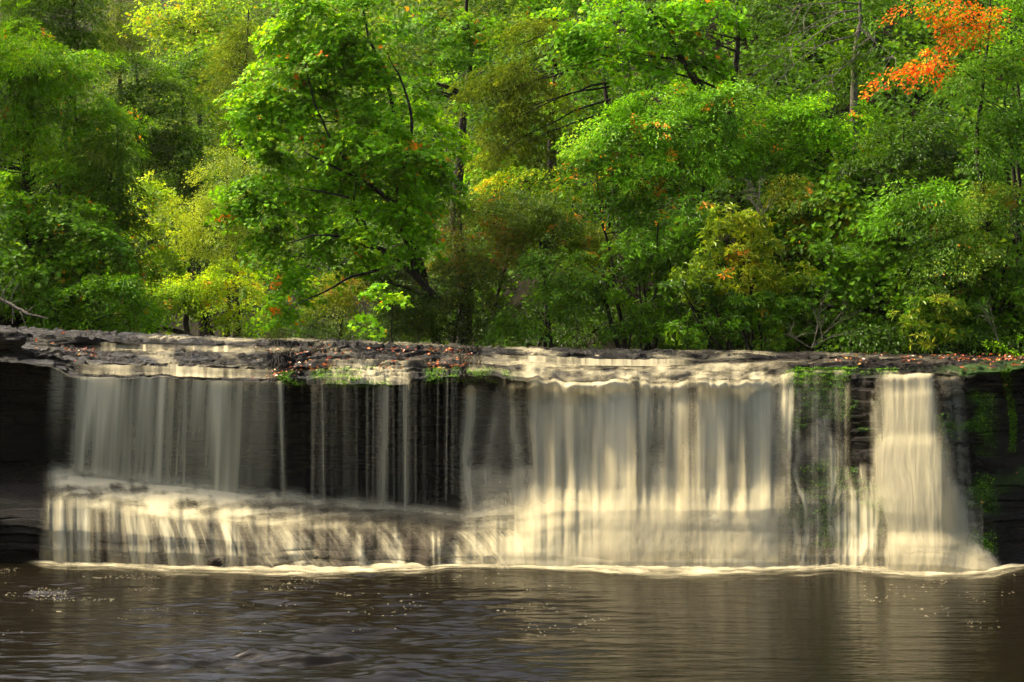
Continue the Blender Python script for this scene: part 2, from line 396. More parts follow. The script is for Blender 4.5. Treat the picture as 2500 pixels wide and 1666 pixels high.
segs = [(-1, 0, 4), (0, 1, 16), (1, 2, 12), (2, 3, 44), (3, 4, 9), (4, 5, 14), (5, 6, 8), (6, 7, 62), (7, 8, 60), (8, 9, 22), (9, 10, 22), (10, 11, 30), (11, 12, 34), (12, 13, 4)]
SROW = np.concatenate([np.linspace(a, b, n, endpoint=False) for a, b, n in segs] + [[13.0]])
PCOL = np.concatenate([np.arange(-900, -40, 10), np.arange(-40, 2540, 2.2), np.arange(2540, 3500, 10)])
PP, SS = np.meshgrid(PCOL, SROW)
LX, LD, LZ, LW = ledge(PP, SS)
rgap = sst(2380, 2450, PP)
moss = (mosszone(PP) * (SS > 3.5) * (SS < 10.8) * sst(0.42, 0.62, fbm(LX * 1.2, LZ * 2.5, seed=90)) +
        0.7 * (SS < 5.3) * (SS > 2) * sst(2250, 2350, PP) * sst(0.4, 0.6, fbm(LX * 1.5, LD * 2.5, seed=91)) +
        0.8 * (SS > 4) * (SS < 5.6) * sst(680, 760, PP) * (1 - sst(1230, 1300, PP)) * sst(0.42, 0.6, fbm(LX * 1.6, LZ * 2.5, seed=92)) +
        0.5 * rgap * (SS > 5) * (SS < 9) * sst(0.62, 0.75, fbm(LX * 1.2, LZ * 1.0, seed=93)))
worn = np.clip((SS > 8) * 1.0 * (1 - sst(1400, 1500, PP)) * sst(120, 220, PP) + 0.06 * (SS < 5) + 0.25 * mosszone(PP), 0, 1)
o = mesh_obj('rock_ledge', np.stack([LX, LD, LZ], -1), grid_faces(len(SROW), len(PCOL)), M_ROCK, smooth=False, vattr={'moss': np.clip(moss, 0, 1), 'worn': worn})
tag(o, 'dark wet layered sandstone ledge that the river drops over', 'rock ledge', kind='structure')

# ------------------------------------------------------------------ river above and pool below
rv = np.array([(-60, 29.3), (60, 29.3), (60, 140), (-60, 140)])
xs = np.linspace(-40, 30, 160); ys = np.concatenate([np.arange(29.2, 60, 0.3), np.arange(60, 130, 1.5)])
RX, RY = np.meshgrid(xs, ys)
RZ = 3.60 + 0.02 * (fbm(RX * 0.8, RY * 2, seed=101) - 0.5) + np.clip((RY - 45) * 0.004, 0, 0.4)
o = mesh_obj('river', np.stack([RX, RY, RZ], -1), grid_faces(len(ys), len(xs))[:, ::-1], M_RIVER, smooth=True)
tag(o, 'dark shallow river sliding towards the lip of the falls', 'river', kind='structure')

xs = np.concatenate([np.arange(-40, -13, 0.5), np.arange(-13, 13, 0.05), np.arange(13, 40, 0.5)])
ys = np.concatenate([np.arange(2, 14, 0.4), np.arange(14, 27.6, 0.03)])
WX, WY = np.meshgrid(xs, ys)
calm = sst(-2.0, 4.0, WX + 0.25 * (WY - 20))
wav = (0.55 * (fbm(WX * 0.55 + 3, WY * 2.6, seed=110, o=3) - 0.5) + 0.5 * (fbm(WX * 1.6, WY * 7.0, seed=111, o=3) - 0.5))
lump = sst(0.35, 0.7, fbm(WX * 0.35, WY * 0.5, seed=115))
pat = np.exp(-((WX + 2.9) / 2.9) ** 2 - ((WY - 18.3) / 1.6) ** 2) * sst(.4, .6, fbm(WX * .7, WY * 1.6, seed=117))
WZ = (wav * .34 * pat) + wav * (0.115 * (1 - calm) * (0.45 + lump) + 0.016 * calm)
o = mesh_obj('pool', np.stack([WX, WY, WZ], -1), grid_faces(len(ys), len(xs))[:, ::-1], M_POOL, smooth=True)
tag(o, 'dark rippled plunge pool in front of the falls', 'pool', kind='structure')

# ------------------------------------------------------------------ white water
def bumpsum(px, t, L):
    """sum of single streams (x, width, strength, drift)"""
    r = 0 * px
    for x0, w, a, dr in L:
        r = r + a * np.exp(-((px - x0 - dr * t) / w) ** 2)
    return r

def streaks(px, t, seed, drift=0.0, tl=0.5, sc_=(55, 21, 8.5, 3.6), ws=(.34, .30, .22, .14)):
    r = 0
    for k, (s_, w_) in enumerate(zip(sc_, ws)):
        r = r + w_ * vn((px - drift * t) / s_, t * tl * (1 + k * 0.4) + seed * 3.1, seed=seed + k)
    return np.clip((r - 0.5) * 2.1 + 0.5, 0, 1)

def blobs(P, Y, L, seed=0, fine=.26):
    """rounded gushes (x, y top, half width, length, strength, drift) laid over each other"""
    P = P + 44 * (fbm(P / 70.0, Y / 160.0, seed=seed + 9, o=3) - .5) * np.clip((Y - 900) / 200, .3, 1.6)
    keep = np.ones_like(P); st = streaks(P, Y / 400.0, seed + 7, 0, 1.0, (18, 9, 5, 3))
    for x0, y0, w, ln, a, dr in L:
        v = (Y - y0) / ln
        u = (P - x0 - dr * v) / (w * (1 + .35 * np.clip(v, 0, 1.5)))
        top = sst(0, 1, (Y - y0 - .55 * w * u * u) / (9 + .6 * w))
        f = a * np.exp(-1.1 * np.abs(u) ** 1.9) * top * np.exp(-np.clip(v, 0, 9) * 1.25)
        keep = keep * (1 - np.clip(f, 0, .97))
    A = 1 - keep
    return A * (1 - fine + fine * 1.5 * st)

def rand_blobs(n, seed, px, rows, wr, lr, ar, drift=0):
    r = np.random.default_rng(seed); L = []
    for k in range(n):
        x = r.uniform(*px); y0, sp = rows[r.integers(len(rows))]
        L.append((x, y0 + r.normal(0, sp), r.uniform(*wr), r.uniform(*lr), r.uniform(*ar), r.normal(drift, 6)))
    return L

def scr_y(D, Z): return HY + (CAMZ - Z) * F / D

def env(px, tab):
    a = np.array(tab, float)
    return np.interp(px, a[:, 0], a[:, 1])

def sheet(name, px0, px1, nrow, fn, label, cat='waterfall', kind=None, parent=None, step=2.2, group=None, s_range=None):
    """fn(PX, T) -> D, Z, density"""
    c = np.arange(px0, px1 + step, step); t = np.linspace(0, 1, nrow)
    P, T = np.meshgrid(c, t)
    D, Z, A = fn(P, T)
    X = wx(P, D)
    o = mesh_obj(name, np.stack([X, D, Z], -1), grid_faces(len(t), len(c)), M_FALL, parent=parent, smooth=True, vattr={'dens': np.clip(A, 0, 1) ** 1.5})
    if parent is None: tag(o, label, cat, group, kind)
    return o

def sm_prof(P, s, r=0.35):
    r = r + .3 * sst(8.9, 9.4, s) * (1 - sst(11.3, 11.8, s)) * (1 - sst(1350, 1450, P))
    D = Z = 0
    for k, w in ((-1, .25), (0, .5), (1, .25)):
        d, z = prof(P, s + k * r); D = D + w * d; Z = Z + w * z
    g_ = np.exp(-((s - 5.05) / .5) ** 2)
    return D - .15 * g_, Z + .05 * g_

def film(px0, px1, s0, s1, off, dens, nrow, wob=0.02, seed=0, follow=False):
    def fn(P, T):
        s = s0 + (s1 - s0) * T
        if follow:
            _, D, Z, w = ledge(P, s)
            D = D - off * (0.3 + 0.7 * w) ; Z = Z + off * (1 - w) * 0.9
        else:
            D, Z = sm_prof(P, s, .5)
            D = D - off; Z = Z + off * 0.6
        x = wx(P, D)
        D = D - wob * (streaks(P, T, seed + 50) - 0.5) * 2
        return D, Z, dens(P, T, s)
    return px0, px1, nrow, fn

# --- left curtain, falling free from the lip to the shelf
def curtain(px0, px1, Etab, botD, seed, drift=-10, front=0.0, fade=0.45, streams=(), contrast=1.0, base=0.35, toplift=0.0, endpx=None):
    def fn(P, T):
        Dl, Zl = prof(P, 4.95)
        _, Zb0 = prof(P, 8.0)
        Db = botD(P) if callable(botD) else np.full_like(P, botD)
        if endpx is not None: Zb = wz(env(P, endpx), Db)
        else: Zb = Zb0
        Zl = Zl + 0.03
        # ballistic: quick roll over the lip, then straight down
        D = Dl - 0.05 - front - (Dl - 0.05 - Db) * np.clip(T * 1.0, 0, 1) ** 0.55 * 1.0
        Z = Zl + (Zb - Zl) * (T ** 1.15)
        st = streaks(P, T, seed, drift)
        D = D - 0.02 * (st - 0.5) * np.clip(T * 3, 0, 1)
        A = env(P - drift * T, Etab) * (base + (1 - base) * st * contrast)
        A = A + bumpsum(P, T, streams)
        A = A * (1 - fade * sst(0.0, 0.95, T)) * sst(0.0, 0.03, T + 0.012) * (1 - 0.7 * sst(0.97, 1.0, T))
        return D, Z, A
    return px0, px1, 90, fn

EL = [(150, 0), (162, 0), (200, .75), (225, .95), (300, 1.0), (380, .92), (470, .88), (560, .85), (610, .7), (655, .42), (676, .25), (695, .06), (705, 0)]
t1 = empty('waterfall', (wx(420, 26.8), 26.8, 1.5)); tag(t1, 'widest left-hand white curtain dropping free from the lip in front of black rock', 'waterfall')
def rel(o, par):
    o.parent = par; o.matrix_parent_inverse = par.matrix_world.inverted(); return o
def put(par, name, spec):
    px0, px1, nrow, fn = spec
    o = sheet(name, px0, px1, nrow, fn, None, parent=par)
    o.matrix_parent_inverse.identity()
    loc = np.array(par.location)
    me = o.data; n = len(me.vertices); co = np.empty(n * 3, np.float32); me.vertices.foreach_get('co', co)
    co = co.reshape(-1, 3) - loc; me.vertices.foreach_set('co', co.ravel().astype(np.float32)); me.update()
    return o
lowL = [(150, 1150), (240, 1164), (420, 1194), (560, 1212), (700, 1226)]
put(t1, 'curtain', curtain(146, 712, EL, 26.65, 11, -14, endpx=lowL, streams=[(200, 16, .25, -18), (262, 13, .45, -30), (225, 9, .5, -28), (395, 5, .3, -6), (452, 6, .35, -5), (530, 9, .3, -2), (684, 6.5, .75, 8), (350, 14, .15, -12)], fade=.28, base=.42, contrast=1.5))
put(t1, 'curtain', curtain(160, 690, [(a, b * .55) for a, b in EL], 26.9, 15, -4, endpx=lowL, fade=.55, base=.1, front=-0.12))
# upper tier just above the lip
put(t1, 'spill', film(176, 690, 2.9, 5.05, .08, lambda P, T, s: env(P, [(176, 0), (205, .35), (260, .7), (330, .95), (520, .9), (600, .75), (660, .4), (690, 0)]) * (0.18 + 0.82 * streaks(P, T, 3)) * sst(0, .12, T) , 30))

o = sheet('waterfall', 112, 186, 90, curtain(112, 186, [(118, 0), (128, .45), (146, .95), (160, .7), (170, .2), (178, 0)], 26.8, 19, -14, endpx=[(100, 1150), (200, 1150)], fade=.85, base=.6)[3],
          'narrow faint strand dropping alone at the far left of the lip')
ws = empty('waterfall', (wx(900, 26.7), 26.7, 1.4)); tag(ws, 'row of thin separate strands in front of black rock, between the two big white falls', 'waterfall')
lowM = [(640, 1200), (760, 1218), (900, 1240), (1000, 1250), (1120, 1262)]
thin = []
rr = random.Random(5)
for k in range(34):
    thin.append((rr.uniform(700, 1115), rr.uniform(1.3, 2.6), rr.uniform(.10, .30), rr.uniform(-5, 5)))
thin += [(768, 6, .42, -4), (782, 4, .25, 0), (795, 8, .32, -6), (812, 5, .22, -3), (846, 12, .25, 6), (872, 4, .25, -2), (897, 2.5, .5, -1), (912, 2.2, .7, -2), (928, 8, .5, -3), (944, 9, .75, -8), (976, 3, .35, -2), (985, 5, .5, 4), (997, 7, .45, -2), (1013, 2, .3, 2), (1069, 2, .4, -3), (1093, 1.6, .5, -4), (1104, 4, .35, 0), (1031, 5, .2, 5)]
def strands(P, T, sd):
    return None
def strandfn(P, T):
    D, Z, A = curtain(690, 1125, [(690, 0), (1130, 0)], 26.7, 23, 0, endpx=lowM)[3](P, T)
    A = bumpsum(P, T, thin) * (0.75 + 0.4 * streaks(P, T, 24)) + 0.09 * env(P, [(750, 0), (780, 1), (1000, 1), (1030, 0)]) * streaks(P, T, 27)
    A = A * (1 - .35 * T) * sst(0, .05, T)
    return D, Z, A
put(ws, 'strand_curtain', (690, 1125, 90, strandfn))
put(ws, 'spill', film(720, 1100, 2.8, 5.0, .02, lambda P, T, s: (bumpsum(P, T, [(905, 55, .75, 10), (985, 14, .6, 0), (960, 30, .35, -6), (830, 40, .3, 0), (850, 60, .25, 0), (1075, 12, .2, 0)]) * (0.3 + 0.7 * streaks(P, T, 29)) * sst(0, .15, T)), 44, follow=True))

# --- terrace films (thin water sliding over the flat top of the ledge)
def topfilm(P, T, s):
    x = P / 100.0
    n = fbm(x * 1.1 - T * 1.5, T * 5.0, seed=33)
    P = P + 60 * (fbm(T * 6, P / 90, seed=34) - .5)
    e = env(P, [(60, 0), (110, .12), (230, .25), (270, .7), (600, .75), (680, .45), (760, .22), (1150, .25), (1210, .5), (1300, .55), (1700, .55), (1850, .4), (1950, .18), (2100, .3), (2160, .5), (2300, .22), (2360, 0)])
    return np.clip(e * (n - .50) * 4.0, 0, .46) * sst(0, .1, T) 
tf = sheet('river_film', 60, 2360, 60, film(60, 2360, 0.0, 2.98, .02, topfilm, 60, wob=0, follow=True)[3], 'thin pale water sliding over the flat top of the ledge', 'shallow water', kind='structure')

ups = empty('waterfall', (wx(430, 28.7), 28.7, 3.7)); tag(ups, 'low upper step of short white trickles above the left curtain', 'waterfall')
put(ups, 'step_curtain', film(226, 700, 0.95, 2.05, .05, lambda P, T, s: env(P, [(226, 0), (246, .6), (270, .5), (300, .25), (330, .3), (350, .8), (400, .7), (420, .35), (480, .55), (520, .8), (600, .6), (640, .5), (690, .25), (700, 0)]) * (0.05 + 1.25 * streaks(P, T, 36, 0, .3, (34, 15, 8, 4)) ** 1.8) , 16))
ups2 = empty('waterfall', (wx(1440, 28.4), 28.4, 3.5)); tag(ups2, 'long low upper step of even white water above the broad central fall', 'waterfall')
put(ups2, 'step_curtain', film(1195, 1700, 0.95, 2.1, .06, lambda P, T, s: env(P, [(1195, 0), (1215, .5), (1260, .45), (1290, .85), (1330, .95), (1350, .55), (1380, .8), (1560, .95), (1620, .85), (1660, .5), (1700, 0)]) * (0.45 + 0.6 * streaks(P, T, 38, 0, .3, (30, 13, 6, 3))), 18))

# --- broad central fall
ce = empty('waterfall', (wx(1520, 26.0), 26.0, 1.0)); tag(ce, 'broadest central white fall spreading into a misty foot at the pool', 'waterfall')
EC = [(1118, 0), (1128, .75), (1160, .8), (1168, .35), (1200, .42), (1240, .55), (1262, .35), (1290, .7), (1330, .85), (1380, .95), (1440, 1), (1520, .95), (1548, .55), (1570, .92), (1700, 1), (1850, .95), (1885, .9), (1905, .5), (1930, .12), (1955, 0)]
def cen_top(P, T, s):   # boiling water between the upper step and the brow
    e = env(P, [(1130, 0), (1150, .5), (1230, .6), (1290, .95), (1850, .98), (1900, .6), (1940, 0)])
    n = fbm(P / 45.0, T * 3, seed=41)
    return e * (0.45 + 1.6 * (n - .5) + .3 * (streaks(P, T, 43) - .5)) * sst(0, .15, T) * (1 - .45 * sst(.85, 1, T))
def lumpy(D, Z, P, T, a, seed, top=0.0):
    return D - a * (fbm(P / 60.0, Z * 1.6, seed=seed, o=4) - .35) * 2 * np.clip(T * 2 + top, 0, 1)
def fn_top(P, T):
    s = 2.05 + (5.3 - 2.05) * T
    D, Z = sm_prof(P, s, .5)
    Z = Z + 0.07 + 0.16 * (fbm(P / 50.0, T * 3.0, seed=42, o=4) - .4) * np.sin(np.pi * np.clip(T, 0, 1)) ** .7 * (1 - sst(.75, 1, T))
    D = D - .08
    return D, Z, cen_top(P, T, s)
put(ce, 'brow_water', (1130, 1945, 60, fn_top))
CB1 = (rand_blobs(40, 401, (1290, 1935), [(885, 12), (905, 12), (918, 10)], (7, 38), (120, 520), (.2, .8)) +
       rand_blobs(34, 402, (1240, 1930), [(1150, 25), (1210, 20), (1260, 20)], (12, 44), (50, 150), (.3, .65)) +
       rand_blobs(26, 403, (1150, 1320), [(1130, 12), (1190, 14), (1240, 12), (1300, 10)], (10, 34), (40, 90), (.3, .6)) + rand_blobs(14, 404, (1170, 1300), [(930, 8), (1000, 30)], (6, 16), (150, 300), (.15, .35)) +
       [(1147, 928, 19, 700, .85, 2), (1222, 935, 16, 260, .35, 0), (1250, 930, 9, 330, .45, -2), (1205, 950, 14, 260, .22, 0), (1305, 925, 16, 420, .6, 20), (1340, 930, 26, 500, .7, 10)])
def fn_c1(P, T):
    s = 4.0 + (12.1 - 4.0) * T
    D, Z = sm_prof(P, s, .45)
    Y = scr_y(D, Z)
    st = streaks(P, T, 45, 4, .9)
    D = D - .10 - .05 * sst(-60, 90, Y - 1185 - 90 * (fbm(P / 60.0, seed=48) - .5)) - .16 * sst(.4, .8, T) * fbm(P / 70.0, Z * 1.3, seed=47) * (1 - .8 * sst(.8, 1, T))
    B = blobs(P, Y, CB1, 410)
    low = env(P, [(1150, 0), (1230, .25), (1330, .6), (1450, .85), (1850, .85), (1925, .3), (1960, 0)]) * sst(1120, 1320, Y + 190 * (fbm(P / 45.0, seed=49, o=3) - .5))
    e = env(P, [(1112, 0), (1125, .1), (1285, .12), (1320, .55), (1440, .78), (1520, .68), (1548, .36), (1575, .66), (1860, .72), (1900, .35), (1940, 0)])
    base = e * (.15 + 1.1 * st)
    base = base * .9; low = low * .6
    A = 1 - (1 - np.clip(base, 0, 1)) * (1 - B * sst(1112, 1130, P) * (1 - sst(1925, 1970, P))) * (1 - low * (.05 + 1.1 * st))
    D = D - .03 * A
    return D, Z, A * sst(0, .08, T)
put(ce, 'curtain', (1112, 1975, 130, fn_c1))
CB2 = (rand_blobs(26, 421, (1380, 1920), [(985, 25), (1050, 40)], (14, 34), (120, 260), (.2, .5)) +
       rand_blobs(30, 422, (1330, 1930), [(1140, 30), (1200, 25)], (26, 60), (90, 200), (.25, .6)) +
       rand_blobs(16, 423, (1290, 1920), [(1290, 15), (1330, 10)], (22, 50), (50, 90), (.3, .6)))
def fn_c2(P, T):   # second, softer sheet further out
    s = 5.2 + (12.2 - 5.2) * T
    D, Z = sm_prof(P, s, .6)
    Y = scr_y(D, Z)
    D = D - .22 * (1 - .7 * sst(.8, 1, T)) - .14 * sst(.3, .8, T) * fbm(P / 85.0, Z * .6, seed=52) * (1 - .8 * sst(.8, 1, T))
    A = .7 * blobs(P, Y, CB2, 430, .2) * sst(1200, 1300, P) * (1 - sst(1900, 1965, P))
    return D - .02 * A, Z, A * sst(0, .1, T)
put(ce, 'spray_veil', (1180, 1980, 110, fn_c2))
def fn_c3(P, T):   # mist rolling at the foot
    s = 8.2 + (12.2 - 8.2) * T
    D, Z = sm_prof(P, s, .7)
    D = D - .5 * (1 - .75 * sst(.4, 1, T)) - .12 * fbm(P / 100.0, Z * .7, seed=57) * sst(0, .5, T) * (1 - .7 * sst(.6, 1, T))
    n = fbm(P / 120.0, Z * 1.2, seed=58)
    e = env(P, [(1250, 0), (1420, .6), (1500, .75), (1850, .7), (1930, .15), (1960, 0)])
    return D, Z, (.42) * e * sst(0.05, .75, T + (n - .5) * 1.0) * (.1 + 1.0 * n)
put(ce, 'mist_veil', (1250, 1965, 60, fn_c3))

# small stepped cascades to the left of the central fall's foot
o = sheet('waterfall', 1010, 1330, 70, film(1010, 1330, 7.3, 9.6, .05, lambda P, T, s: (env(P - 10, [(1010, 0), (1040, .12), (1110, .2), (1140, .75), (1250, .8), (1330, 0)]) * (.25 + .8 * streaks(P, T, 62, 0, 1.5)) * sst(0, .4, T + .35 * (fbm(P / 30.0, T * 2, seed=63) - .5))), 70, wob=.01, follow=True)[3],
          'small soft cascade tumbling over dim steps at the left foot of the central fall')

# --- shelf film and lower falls (left)
sh = empty('waterfall', (wx(450, 25.2), 25.2, 0.4)); tag(sh, 'low lower-left fall spilling from the sloping shelf into the pool', 'waterfall')
def shelf_d(P, T, s):
    q = P + 130 * T       # flow runs obliquely across the shelf
    e = env(P + 0 * T, [(100, 0), (150, .75), (200, 1), (450, .95), (640, .75), (760, .5), (900, .28), (1050, .25), (1120, .3), (1200, .6), (1340, .8), (1400, .6), (1450, 0)])
    back = np.exp(-((T - .16) / .16) ** 2)
    n = fbm(P / 70.0 + T * 1.0, T * 7.0 + P / 160.0, seed=66, o=5)
    m = fbm(P / 16.0 - 3 * T, T * 5 + P / 60.0, seed=67, o=3)
    A = e * (.66 + 2.0 * (n - .45) + .7 * (m - .5)) + .95 * back * env(P, [(110, 0), (170, .9), (400, .8), (700, .6), (1000, .8), (1150, .3), (1200, .0)])
    return A * sst(0, .34, T + .16 * (fbm(P / 45.0, 0.0, seed=68) - .5)) * (1 - sst(.75, 1, T))
put(sh, 'shelf_water', film(100, 1450, 8.0, 10.5, .10, shelf_d, 90, wob=0))
def shelf_mist(P, T):
    D0, Z0 = prof(P, 8.15)
    n = fbm(P / 55.0, seed=70, o=3)
    D = D0 - .35 + 0 * T
    D1, Z1 = prof(P, 8.6)
    Z = Z1 - .04 + (.42 + .9 * (n - .5)) * (1 - T)
    A = env(P, [(108, 0), (160, .85), (330, .8), (640, .6), (780, .65), (1000, .6), (1080, .3), (1150, 0)]) * sst(0.05, 1.0, T + .5 * (fbm(P / 30.0, T * 2, seed=75) - .5)) ** 1.2 * (.10 + .8 * n)
    return D, Z, A
put(sh, 'mist_veil', (105, 1155, 30, shelf_mist))
def lowfall(P, T, s):
    e = env(P + 22 * (fbm(P / 9.0, T * 2.5, seed=73) - .5) + 10 * T, [(98, 0), (118, .7), (200, .75), (300, .65), (360, .85), (450, .75), (560, .7), (650, .45), (720, 0)])
    st = streaks(P - 50 * T * sst(230, 450, P), T, 72, 6, .6, (48, 19, 8, 3.6))
    A = e * (.22 + 1.25 * st) + bumpsum(P, T, [(150, 8, .45, -6), (205, 6, .5, 10), (395, 14, .5, 26), (540, 9, .75, 26), (430, 8, .2, 24), (235, 5, .3, 5), (118, 4, .3, 0)])
    A = A * (1 - sst(690, 730, P))
    return A * (1 - .3 * T) * sst(0, .28, T + .12 * (fbm(P / 25.0, 0.0, seed=79) - .5))
put(sh, 'lower_curtain', film(96, 730, 9.3, 12.1, .09, lowfall, 60, wob=.035))

do = empty('waterfall', (wx(1000, 25.1), 25.1, 0.5)); tag(do, 'brown streaky cascade sliding over the rounded boulders at bottom centre', 'waterfall')
def dome_d(P, T, s):
    q = P - 95 * T
    n = streaks(q, T * .6, 76, 0, 1.0, (40, 16, 7, 3.2))
    m = fbm(P / 60.0, T * 3, seed=77)
    e = env(P, [(600, 0), (660, .6), (740, .65), (780, .38), (840, .35), (900, .5), (960, .75), (990, .25), (1050, .3), (1110, .7), (1180, .75), (1300, .95), (1400, .8), (1440, 0)])
    A = e * (.15 + 1.5 * n ** 1.3 * (.3 + m)) + bumpsum(P, T, [(958, 10, .5, 26), (1056, 4, .5, 3), (1070, 4, .5, 3), (1110, 9, .35, 10), (1160, 12, .3, 0), (872, 8, .5, 14), (680, 14, .4, 50)]) * sst(.1, .4, T)
    return A * (.75 + .35 * T) * sst(0, .2, T)
put(do, 'sliding_water', film(600, 1445, 9.5, 12.1, .05, dome_d, 80, wob=.02, follow=True))

# --- mossy stepped part and right fall
mo = empty('waterfall', (wx(2030, 26.3), 26.3, 1.8)); tag(mo, 'thin trickles stepping down the green mossy rock between central and right falls', 'waterfall')
MB = (rand_blobs(150, 441, (1900, 2150), [(900 + 24 * k, 9) for k in range(20)], (3, 11), (22, 80), (.2, .75)) +
      rand_blobs(75, 442, (1950, 2230), [(1150 + 30 * k, 14) for k in range(8)], (4, 18), (40, 150), (.15, .5)) +
      rand_blobs(30, 444, (1895, 1960), [(950 + 50 * k, 16) for k in range(8)], (8, 22), (40, 110), (.2, .5)) +
      [(1985, 1040, 14, 110, .7, 20), (2012, 1055, 8, 120, .5, 40), (1930, 905, 18, 120, .5, 0), (2050, 905, 14, 150, .45, -6), (2000, 900, 22, 160, .45, 0), (2165, 905, 14, 160, .5, 0), (2060, 1270, 22, 110, .5, 0), (2110, 1200, 20, 160, .4, 6)])
def moss_d(P, T, s):
    D, Z = sm_prof(P, s); Y = scr_y(D, Z)
    st = streaks(P, T, 81, 10, 2.2, (30, 13, 6, 3.2))
    A = .88 * blobs(P, Y, MB, 450, .6) * sst(1890, 1915, P)
    A = A + .35 * st * sst(.35, .65, fbm(P / 40.0, s * 1.3, seed=83)) * sst(1890, 1930, P) * (1 - sst(2180, 2240, P))
    gap = sst(2068, 2080, P) * (1 - sst(2115, 2128, P)) * (1 - sst(1120, 1180, Y))
    e2 = sst(1180, 1300, Y) * .30 * (.3 + st) * sst(1990, 2100, P)
    return A * (1 - .85 * gap) * (1 - sst(2330, 2400, P)) + e2
put(mo, 'trickles', film(1890, 2400, 4.6, 12.1, .15, moss_d, 170, wob=.03))
rf = empty('waterfall', (wx(2280, 26.0), 26.0, 1.6)); tag(rf, 'bright cream-coloured fall beside the dark rock wall at the right end of the ledge', 'waterfall')
RLy = [(880, 2190), (905, 2165), (930, 2140), (1060, 2138), (1090, 2128), (1200, 2132), (1290, 2160), (1400, 2165)]
RRy = [(900, 2270), (915, 2284), (1000, 2292), (1080, 2318), (1180, 2345), (1260, 2368), (1310, 2385), (1345, 2425), (1400, 2462)]
RB = (rand_blobs(14, 461, (2165, 2270), [(895, 10)], (12, 26), (150, 420), (.5, .9), 14) +
      rand_blobs(14, 462, (2140, 2320), [(1078, 7)], (12, 32), (90, 260), (.5, .85), 10) +
      rand_blobs(12, 463, (2160, 2360), [(1180, 30)], (12, 30), (90, 200), (.3, .6), 12) +
      rand_blobs(12, 464, (2225, 2410), [(1314, 6)], (20, 40), (60, 120), (.5, .9), 8) + [(2225, 895, 42, 300, .9, 5), (2260, 925, 20, 500, .75, 60), (2210, 1078, 40, 200, .8, 10), (2330, 1315, 70, 120, .9, 10), (2265, 1200, 40, 260, .6, 20)])
def rf_fn(off, seed, a0, a1, soft):
    def fn(P, T):
        s = 4.0 + (12.15 - 4.0) * T
        D, Z = sm_prof(P, s, .5)
        Y = scr_y(D, Z)
        st = streaks(P, T, seed, 40, .8, (50, 20, 9, 4))
        step = .10 * sst(1055, 1085, Y) + .14 * sst(1290, 1325, Y)
        l = env(Y, RLy) + 16 * (vn(P / 14, Y / 90, seed=seed) - .5); r = env(Y, RRy) + 22 * (vn(P / 12, Y / 120, seed=seed + 1) - .5)
        B = blobs(P, Y, RB, seed + 3, .25)
        A = sst(l - soft, l + soft * 1.2, P) * (1 - sst(r - soft * 1.2, r + soft, P)) * (1 - (1 - a1 * B) * (1 - a0 * (.3 + .9 * st)))
        D = D - off * (1 - .6 * sst(.75, 1, T)) - .08 * A - step - .10 * fbm(P / 60.0, Z * 1.4, seed=seed + 1) * T * (1 - sst(.8, 1, T))
        return D, Z, A * sst(0, .1, T)
    return fn
put(rf, 'curtain', (2090, 2470, 130, rf_fn(.10, 85, .42, .8, 12)))
put(rf, 'spray_veil', (2100, 2450, 100, rf_fn(.22, 88, .1, .5, 30)))
def rf_base(P, T):
    s = 10.4 + (12.2 - 10.4) * T
    D, Z = sm_prof(P, s, .4)
    D = D - .42 * (1 - .7 * T) - .15 * fbm(P / 60.0, T * 2, seed=92) * (1 - .6 * T)
    A = sst(2180, 2250, P) * (1 - sst(2395 + 40 * T, 2440 + 45 * T, P)) * sst(0, .25, T + .1 * (fbm(P / 40.0, 0.0, seed=93) - .5)) * .85
    return D, Z, A
put(rf, 'foot_water', (2170, 2500, 40, rf_base))
def side_d(P, T, s):
    st = streaks(P, T, 94, 50, 1.2, (30, 14, 7, 3.2))
    l = 2285 + 70 * T
    A = sst(l - 5, l + 8, P) * (1 - sst(l + 48, l + 62, P)) * (.05 + .6 * st)
    return A * (1 - .3 * T)
sd = sheet('waterfall', 2270, 2480, 110, film(2270, 2480, 4.95, 11.8, .04, side_d, 110, wob=.01, follow=True)[3], 'faint thin trickles running down the right edge of the bright right fall')

# --- foam along the foot of the falls
def foam_fn(P, T):
    Db, _ = prof(P, 12.0)
    wdt = 1.4 * env(P, [(60, .05), (120, .45), (300, .55), (500, .6), (700, .7), (860, .75), (1000, .8), (1090, .25), (1200, .35), (1350, .5), (1600, .8), (1900, .8), (2020, .45), (2150, .5), (2300, .85), (2420, .7), (2500, .25), (2560, 0)]) * (.8 + .5 * fbm(P / 60.0, 0.0, seed=121))
    D = Db + .05 - (wdt + .25) * T
    n = fbm(P / 30.0, T * 5, seed=123, o=4); n2 = fbm(P / 90.0, T * 9, seed=124, o=4)
    Z = 0.035 + .06 * (1 - T) * n * np.clip(wdt * 1.5, 0, 1)
    A = (1 - sst(.15, 1.0, T + .9 * (n2 - .5))) ** 1.3 * (.3 + .95 * n) * sst(50, 110, P) * (1 - sst(2480, 2560, P))
    return D, Z, A
fo = sheet('foam', 50, 2570, 26, foam_fn, 'cream foam churning along the waterline below the falls', 'foam', kind='stuff')

